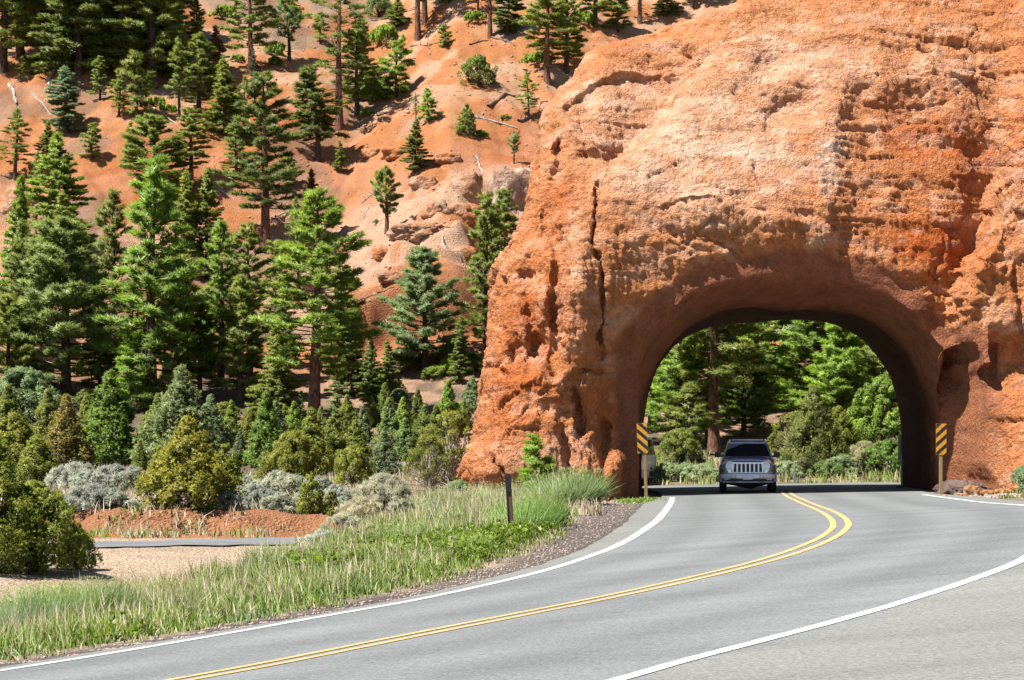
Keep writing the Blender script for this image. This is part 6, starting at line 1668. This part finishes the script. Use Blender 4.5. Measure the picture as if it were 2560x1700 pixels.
def wheel(root, x, y, r, wd, side):
    M = Matrix.Translation((x, y, r)) @ Matrix.Rotation(R(90), 4, 'Z')
    h = wd / 2
    t = MB().lathe([(r * 0.60, -h), (r * 0.93, -h), (r, -h * 0.78), (r, h * 0.78), (r * 0.93, h), (r * 0.60, h)], 28, M).build('wheel', MATS['tyre_rubber'], root, smooth=True, angle=35)
    s = 1 if side > 0 else -1
    Mx = M
    a, b_ = (-h * 0.2, -h * 0.92) if side > 0 else (h * 0.2, h * 0.92)
    MB().lathe([(r * 0.62, b_ * 0.95), (r * 0.57, b_ * 1.03), (r * 0.48, b_ * 0.6), (r * 0.18, b_ * 0.75), (0.03, b_ * 0.98)], 20, Mx).build('rim', MATS['rim_alloy'], t, smooth=True)
    tread = MB()
    for k in range(28):
        ang = 2 * math.pi * k / 28
        Mt = M @ Matrix.Rotation(ang, 4, 'Y') @ Matrix.Translation((0, 0, r))
        tread.box(-0.018, 0.018, -h * 0.7, h * 0.7, -0.004, 0.008, Mt)
    tread.build('tread', MATS['tyre_rubber'], t)
def mirror_x(P): return [(-x, y, z) for x, y, z in P][::-1]
def section(y, w, zb, zs, zt, crown, wt):
    """closed body section: sill, side, shoulder, hood or roof"""
    L_ = [(-w * 0.93, y, zb), (-w, y, zb + 0.16), (-w, y, zs - 0.10), (-w * 0.97, y, zs), (-wt, y, zt - 0.012), (-wt * 0.55, y, zt + crown * 0.75)]
    return L_ + [(0, y, zt + crown)] + mirror_x(L_)

def jeep():
    X0 = (1869.6 - CXP) / FPX * 65.5
    root = empty('suv', (X0, 65.5, float(surf(X0, 65.5)) + 0.002))
    root.rotation_euler = (0, 0, R(-6.0))
    P_ = MATS['silver_paint']
    body = MB().loft([section(0.10, 0.70, 0.42, 0.80, 0.93, 0.015, 0.50), section(0.16, 0.80, 0.40, 0.86, 0.965, 0.02, 0.56), section(0.35, 0.845, 0.36, 0.90, 1.01, 0.025, 0.60),
                      section(0.80, 0.86, 0.34, 0.94, 1.07, 0.03, 0.66), section(1.20, 0.865, 0.34, 1.02, 1.135, 0.03, 0.72), section(1.45, 0.87, 0.34, 1.06, 1.16, 0.02, 0.74),
                      section(3.60, 0.87, 0.34, 1.06, 1.16, 0.02, 0.74), section(4.20, 0.86, 0.36, 1.05, 1.15, 0.02, 0.74), section(4.34, 0.80, 0.42, 1.00, 1.10, 0.02, 0.70)]).build('body', P_, root, smooth=True, angle=38)
    cab = MB().loft([[(-0.765, 1.12, 1.10), (-0.60, 1.86, 1.575), (-0.54, 1.92, 1.635), (0.54, 1.92, 1.635), (0.60, 1.86, 1.575), (0.765, 1.12, 1.10)],
                     [(-0.79, 1.60, 1.10), (-0.635, 2.2, 1.60), (-0.56, 2.2, 1.70), (0.56, 2.2, 1.70), (0.635, 2.2, 1.60), (0.79, 1.60, 1.10)],
                     [(-0.80, 3.2, 1.10), (-0.645, 3.1, 1.61), (-0.57, 3.1, 1.715), (0.57, 3.1, 1.715), (0.645, 3.1, 1.61), (0.80, 3.2, 1.10)],
                     [(-0.79, 4.28, 1.10), (-0.63, 3.95, 1.59), (-0.55, 3.92, 1.69), (0.55, 3.92, 1.69), (0.63, 3.95, 1.59), (0.79, 4.28, 1.10)]]).build('cabin', P_, root, smooth=True, angle=30)
    # windscreen lies on the raked front of the cabin
    def on_front(x, t, lift=0.008):
        y = 1.12 + (1.86 - 1.12) * t; z = 1.10 + (1.575 - 1.10) * t
        return (x, y - lift * 0.6, z + lift)
    V = [on_front(-0.725, 0.10), on_front(0.725, 0.10), on_front(0.575, 0.95), on_front(-0.575, 0.95)]
    V2 = [(x, y + 0.02, z - 0.012) for x, y, z in V]
    ws = MB().add(V + V2, [(0, 1, 2, 3), (7, 6, 5, 4), (0, 4, 5, 1), (1, 5, 6, 2), (2, 6, 7, 3), (3, 7, 4, 0)]).build('windscreen', MATS['dark_glass'], root)
    for xa, xb in ((-0.45, 0.02), (0.08, 0.55)):
        MB().tube([on_front(xa, 0.12, 0.02), on_front(xb, 0.20, 0.022)], 0.008, 5).build('wiper', MATS['black_plastic'], ws)
    br = MB().tube([on_front(-0.58, 1.0, 0.012), on_front(0, 1.03, 0.02), on_front(0.58, 1.0, 0.012)], 0.014, 6).build('header_trim', MATS['chrome'], cab, smooth=True)
    for s in (-1, 1):
        MB().tube([on_front(s * 0.755, 0.0, 0.006), on_front(s * 0.60, 0.99, 0.006)], 0.022, 6).build('pillar', P_, cab, smooth=True)
        for ya, yb, yc, yd in ((1.78, 2.62, 2.62, 2.22), (2.70, 3.45, 3.45, 2.70), (3.53, 4.10, 3.86, 3.53)):
            def sx(y, z): return s * (0.802 - 0.155 * (z - 1.10) / 0.5 + 0.006)
            Vs = [(sx(0, 1.17), ya, 1.17), (sx(0, 1.17), yb, 1.17), (sx(0, 1.54), yc, 1.54), (sx(0, 1.54), yd, 1.54)]
            V2 = [(x - s * 0.012, y, z) for x, y, z in Vs]
            MB().add(Vs + V2, [(0, 1, 2, 3), (7, 6, 5, 4), (0, 4, 5, 1), (1, 5, 6, 2), (2, 6, 7, 3), (3, 7, 4, 0)]).build('side_window', MATS['dark_glass'], root)
        MB().tube([(s * 0.53, 2.1, 1.70), (s * 0.53, 2.2, 1.755), (s * 0.53, 3.7, 1.76), (s * 0.53, 3.8, 1.70)], 0.018, 6).build('roof_rail', MATS['black_plastic'], root, smooth=True)
        # mirrors
        mr_ = MB().loft([[(s * 0.95 + a * 0.085, 1.50, 1.205 + b_ * 0.072) for a, b_ in ((-1, -0.8), (-0.8, -1), (0.8, -1), (1, -0.8), (1, 0.8), (0.8, 1), (-0.8, 1), (-1, 0.8))],
                         [(s * 0.95 + a * 0.10, 1.56, 1.205 + b_ * 0.085) for a, b_ in ((-1, -0.8), (-0.8, -1), (0.8, -1), (1, -0.8), (1, 0.8), (0.8, 1), (-0.8, 1), (-1, 0.8))],
                         [(s * 0.95 + a * 0.10, 1.62, 1.205 + b_ * 0.085) for a, b_ in ((-1, -0.8), (-0.8, -1), (0.8, -1), (1, -0.8), (1, 0.8), (0.8, 1), (-0.8, 1), (-1, 0.8))]]).build('mirror', MATS['black_plastic'], root, smooth=True)
        MB().tube([(s * 0.78, 1.60, 1.15), (s * 0.88, 1.58, 1.17)], 0.03, 6).build('mirror_arm', MATS['black_plastic'], mr_)
        # fender flare with wheel arch, amber lamp
        prof = []
        for k in range(13):
            a = math.pi * (k / 12)
            prof.append((-math.cos(a), math.sin(a)))
        fl = MB().loft([[(s * xq, 0.93 + c * rr, 0.36 + sn * rr * 1.0) for xq, rr in ((0.80, 0.41), (0.905, 0.42), (0.91, 0.47), (0.86, 0.52), (0.80, 0.52))] for c, sn in prof]).build('front_fender', P_, root, smooth=True)
        MB().loft([[(s * xq, 3.58 + c * rr, 0.36 + sn * rr) for xq, rr in ((0.80, 0.41), (0.905, 0.42), (0.91, 0.47), (0.86, 0.52), (0.80, 0.52))] for c, sn in prof]).build('rear_fender', P_, root, smooth=True)
        # rounded front corner of the wing
        MB().loft([[(s * (0.62 + 0.27 * math.sin(a)), 0.42 - 0.36 * math.cos(a), z) for z in (0.60, 0.66, 0.82, 0.90)] for a in [k * math.pi / 2 / 6 for k in range(7)]], cap=False).build('wing_corner', P_, root, smooth=True)
        MB().loft([[(s * (0.62 + 0.275 * math.sin(a)), 0.42 - 0.367 * math.cos(a), z) for z in (0.685, 0.745)] for a in [R(22) + k * R(60) / 6 for k in range(7)]], cap=False).build('turn_signal', MATS['amber'], root)
        wheel(root, s * 0.785, 0.93, 0.36, 0.235, s); wheel(root, s * 0.785, 3.58, 0.36, 0.235, s)
        # headlamps
        Mh = Matrix.Translation((s * 0.555, 0.02, 0.862))
        hd = MB().lathe([(0.148, 0.10), (0.148, 0.03), (0.135, 0.0), (0.112, 0.006), (0.108, 0.03)], 28, Mh).build('headlight', MATS['chrome'], root, smooth=True)
        MB().lathe([(0.108, 0.025), (0.098, -0.002), (0.06, -0.016), (0.004, -0.022)], 24, Mh).build('lens', MATS['lamp_glass'], hd, smooth=True)
        MB().lathe([(0.030, 0.008), (0.026, -0.010), (0.003, -0.014)], 14, Mh).build('bulb', MATS['chrome'], hd, smooth=True)
        MB().lathe([(0.050, 0.05), (0.048, -0.002), (0.038, -0.010), (0.003, -0.014)], 18, Matrix.Translation((s * 0.482, 0.025, 0.695))).build('fog_lamp', MATS['galvanised'], root, smooth=True)
        MB().box(s * 0.44 - 0.06, s * 0.44 + 0.06, -0.085, 0.1, 0.36, 0.44).build('tow_hook_cover', MATS['black_plastic'], root, bevel=0.01)
    # grille panel: between and around the lamps, seven slots
    xs_ = [-0.40 + 0.1333 * k for k in range(7)]
    outer = [(-0.40, 0.975), (0.40, 0.975), (0.47, 0.99), (0.52, 0.99), (0.70, 0.86), (0.66, 0.74), (0.60, 0.635), (-0.60, 0.635), (-0.66, 0.74), (-0.70, 0.86), (-0.52, 0.99), (-0.47, 0.99)]
    gp = MB().prism([(x, z) for x, z in outer], 0.035, 0.14).build('grille', MATS['chrome'], root, bevel=0.012)
    rim_ = MB()
    for k in range(8):
        x = -0.40 - 0.0667 + 0.1333 * k * (0.80 + 0.1333) / 0.9333
        rim_.box(x - 0.018, x + 0.018, 0.012, 0.034, 0.655, 0.93)
    rim_.box(-0.485, 0.485, 0.012, 0.034, 0.931, 0.972); rim_.box(-0.485, 0.485, 0.012, 0.034, 0.635, 0.654)
    rim_.build('grille_frame', MATS['chrome'], gp, bevel=0.005)
    for x in xs_:
        MB().box(x - 0.043, x + 0.043, 0.022, 0.033, 0.662, 0.924).build('grille_slot', MATS['black_plastic'], gp)
    # bumper, plate, lower valance, chassis
    def bumper_sec(t, z0, z1, bulge):
        x = 0.86 * t; y = -0.06 + 0.34 * abs(t)**3.2
        return [(x, y + 0.03, z0), (x, y - bulge * 0.6, z0 + 0.03), (x, y - bulge, (z0 + z1) / 2), (x, y - bulge * 0.7, z1 - 0.03), (x, y + 0.03, z1), (x, y + 0.12, z1), (x, y + 0.12, z0)]
    ts = np.linspace(-1, 1, 21)
    bm_ = MB().loft([bumper_sec(t, 0.445, 0.628, 0.05) for t in ts]).build('bumper', MATS['bumper_silver'], root, smooth=True, angle=45)
    for x in (-0.50, -0.38, 0.38, 0.50):
        MB().box(x - 0.004, x + 0.004, -0.103, -0.08, 0.46, 0.615).build('seam', MATS['black_plastic'], bm_)
    MB().loft([bumper_sec(t * 0.93, 0.33, 0.372, 0.03) for t in ts]).build('lower_valance', MATS['bumper_silver'], root, smooth=True, angle=45)
    MB().loft([[(x, y + 0.05, z) for x, y, z in bumper_sec(t * 0.95, 0.30, 0.45, 0.0)] for t in ts]).build('air_intake', MATS['black_plastic'], root)
    MB().box(-0.160, 0.160, -0.118, -0.106, 0.432, 0.602).build('licence_plate', MATS['plate_white'], root, bevel=0.004)
    ch = MB(); ch.tube([(-0.66, 0.95, 0.30), (-0.35, 0.95, 0.26), (-0.12, 0.95, 0.22), (0.12, 0.95, 0.20), (0.35, 0.95, 0.25), (0.66, 0.95, 0.30)], [0.04, 0.05, 0.07, 0.09, 0.05, 0.04], 8)
    ch.box(-0.55, 0.55, 0.3, 4.1, 0.28, 0.40); ch.tube([(-0.7, 3.58, 0.33), (0, 3.58, 0.33), (0.7, 3.58, 0.33)], [0.05, 0.11, 0.05], 8)
    ch.build('chassis', MATS['black_plastic'], root)
    MB().box(-0.62, 0.62, 4.24, 4.36, 0.42, 0.60).build('rear_bumper', MATS['bumper_silver'], root, bevel=0.02)
    for s in (-1, 1):
        MB().box(s * 0.74 - 0.06, s * 0.74 + 0.06, 4.28, 4.352, 0.78, 1.02).build('tail_lamp', MATS['tail_red'], root, bevel=0.01)
    MB().add([(-0.68, 4.245, 1.17), (0.68, 4.245, 1.17), (0.56, 3.985, 1.55), (-0.56, 3.985, 1.55)], [(0, 1, 2, 3)]).build('rear_window', MATS['dark_glass'], root)
    tag(root, 'silver-grey off-road car with round headlights driving out of the tunnel', 'car')
jeep()

def van():
    hd = Vector((-0.29, -0.957, 0)); nl = Vector((0.957, -0.29, 0))
    corner = Vector(((1641 - CXP) / FPX * 82.6, 82.6, 0))
    c = corner + hd * 2.5 - nl * 0.95
    root = empty('van', (c.x, c.y, gz(c.x, c.y) + 0.03))
    root.rotation_euler = (0, 0, math.atan2(hd.y, hd.x) - R(90))      # +y of the van points forward
    W = MATS['white_paint_car']
    def vs(y, w, zb, zbelt, zt, wt): return [(-w, y, zb), (-w, y, zbelt), (-wt, y, zt - 0.12), (-wt * 0.82, y, zt), (wt * 0.82, y, zt), (wt, y, zt - 0.12), (w, y, zbelt), (w, y, zb)]
    MB().loft([vs(-2.5, 0.90, 0.42, 1.10, 1.20, 0.88), vs(-2.46, 0.94, 0.34, 1.16, 1.62, 0.82), vs(-2.36, 0.95, 0.32, 1.16, 1.92, 0.80), vs(-2.15, 0.955, 0.30, 1.16, 2.02, 0.80), vs(0.9, 0.955, 0.30, 1.16, 2.04, 0.80), vs(1.35, 0.955, 0.30, 1.16, 1.86, 0.76), vs(1.95, 0.94, 0.32, 1.12, 1.24, 0.86), vs(2.4, 0.88, 0.36, 0.95, 1.02, 0.80), vs(2.52, 0.80, 0.42, 0.80, 0.86, 0.74)]).build('body', W, root, smooth=True, angle=35)
    for s in (-1, 1):
        for ya, yb, yc, yd in ((-2.36, -1.35, -1.35, -2.22), (-1.27, -0.2, -0.2, -1.27), (-0.12, 0.55, 0.55, -0.12), (0.63, 1.66, 1.12, 0.63)):
            def sx(z): return s * (0.955 - 0.155 * (z - 1.16) / 0.76 + 0.006)
            Vs = [(sx(1.20), ya, 1.20), (sx(1.20), yb, 1.20), (sx(1.80), yc, 1.80), (sx(1.80), yd, 1.80)]
            V2 = [(x - s * 0.012, y, z) for x, y, z in Vs]
            MB().add(Vs + V2, [(0, 1, 2, 3), (7, 6, 5, 4), (0, 4, 5, 1), (1, 5, 6, 2), (2, 6, 7, 3), (3, 7, 4, 0)]).build('side_window', MATS['tinted_glass'], root)
        for yw in (-1.55, 1.62):
            wheel(root, s * 0.83, yw, 0.34, 0.22, s)
            arch = MB().loft([[(s * xq, yw + math.cos(a) * rr, 0.34 + math.sin(a) * rr) for xq, rr in ((0.952, 0.375), (0.962, 0.375), (0.962, 0.43), (0.952, 0.43))] for a in [math.pi * k / 12 for k in range(13)]]).build('wheel_arch', W, root, smooth=True)
            MB().loft([[(s * xq, yw + math.cos(a) * 0.374, 0.34 + math.sin(a) * 0.374) for xq in (0.957, 0.9595)] + [(s * 0.9595, yw, 0.34), (s * 0.957, yw, 0.34)] for a in [math.pi * k / 12 for k in range(13)]]).build('wheel_well', MATS['black_plastic'], arch)
        MB().box(s * 0.955 - 0.006, s * 0.955 + 0.010, -2.3, 2.0, 0.56, 0.63).build('side_moulding', MATS['galvanised'], root)
        MB().box(s * 0.90 - 0.05, s * 0.90 + 0.045, -2.50, -2.40, 0.80, 1.12).build('tail_lamp', MATS['tail_red'], root, bevel=0.01)
        MB().box(s * 0.66 - 0.12, s * 0.66 + 0.12, 2.44, 2.53, 0.66, 0.80).build('headlight', MATS['lamp_glass'], root, bevel=0.01)
    MB().box(-0.92, 0.92, -2.60, -2.45, 0.34, 0.52).build('rear_bumper', MATS['white_paint_car'], root, bevel=0.02)
    MB().box(-0.86, 0.86, 2.42, 2.60, 0.34, 0.56).build('front_bumper', MATS['white_paint_car'], root, bevel=0.02)
    MB().add([(-0.80, 1.93, 1.24), (0.80, 1.93, 1.24), (0.70, 1.38, 1.84), (-0.70, 1.38, 1.84)], [(0, 1, 2, 3)]).build('windscreen', MATS['dark_glass'], root)
    tag(root, 'white passenger van half hidden behind the left pier of the tunnel', 'van')
van()
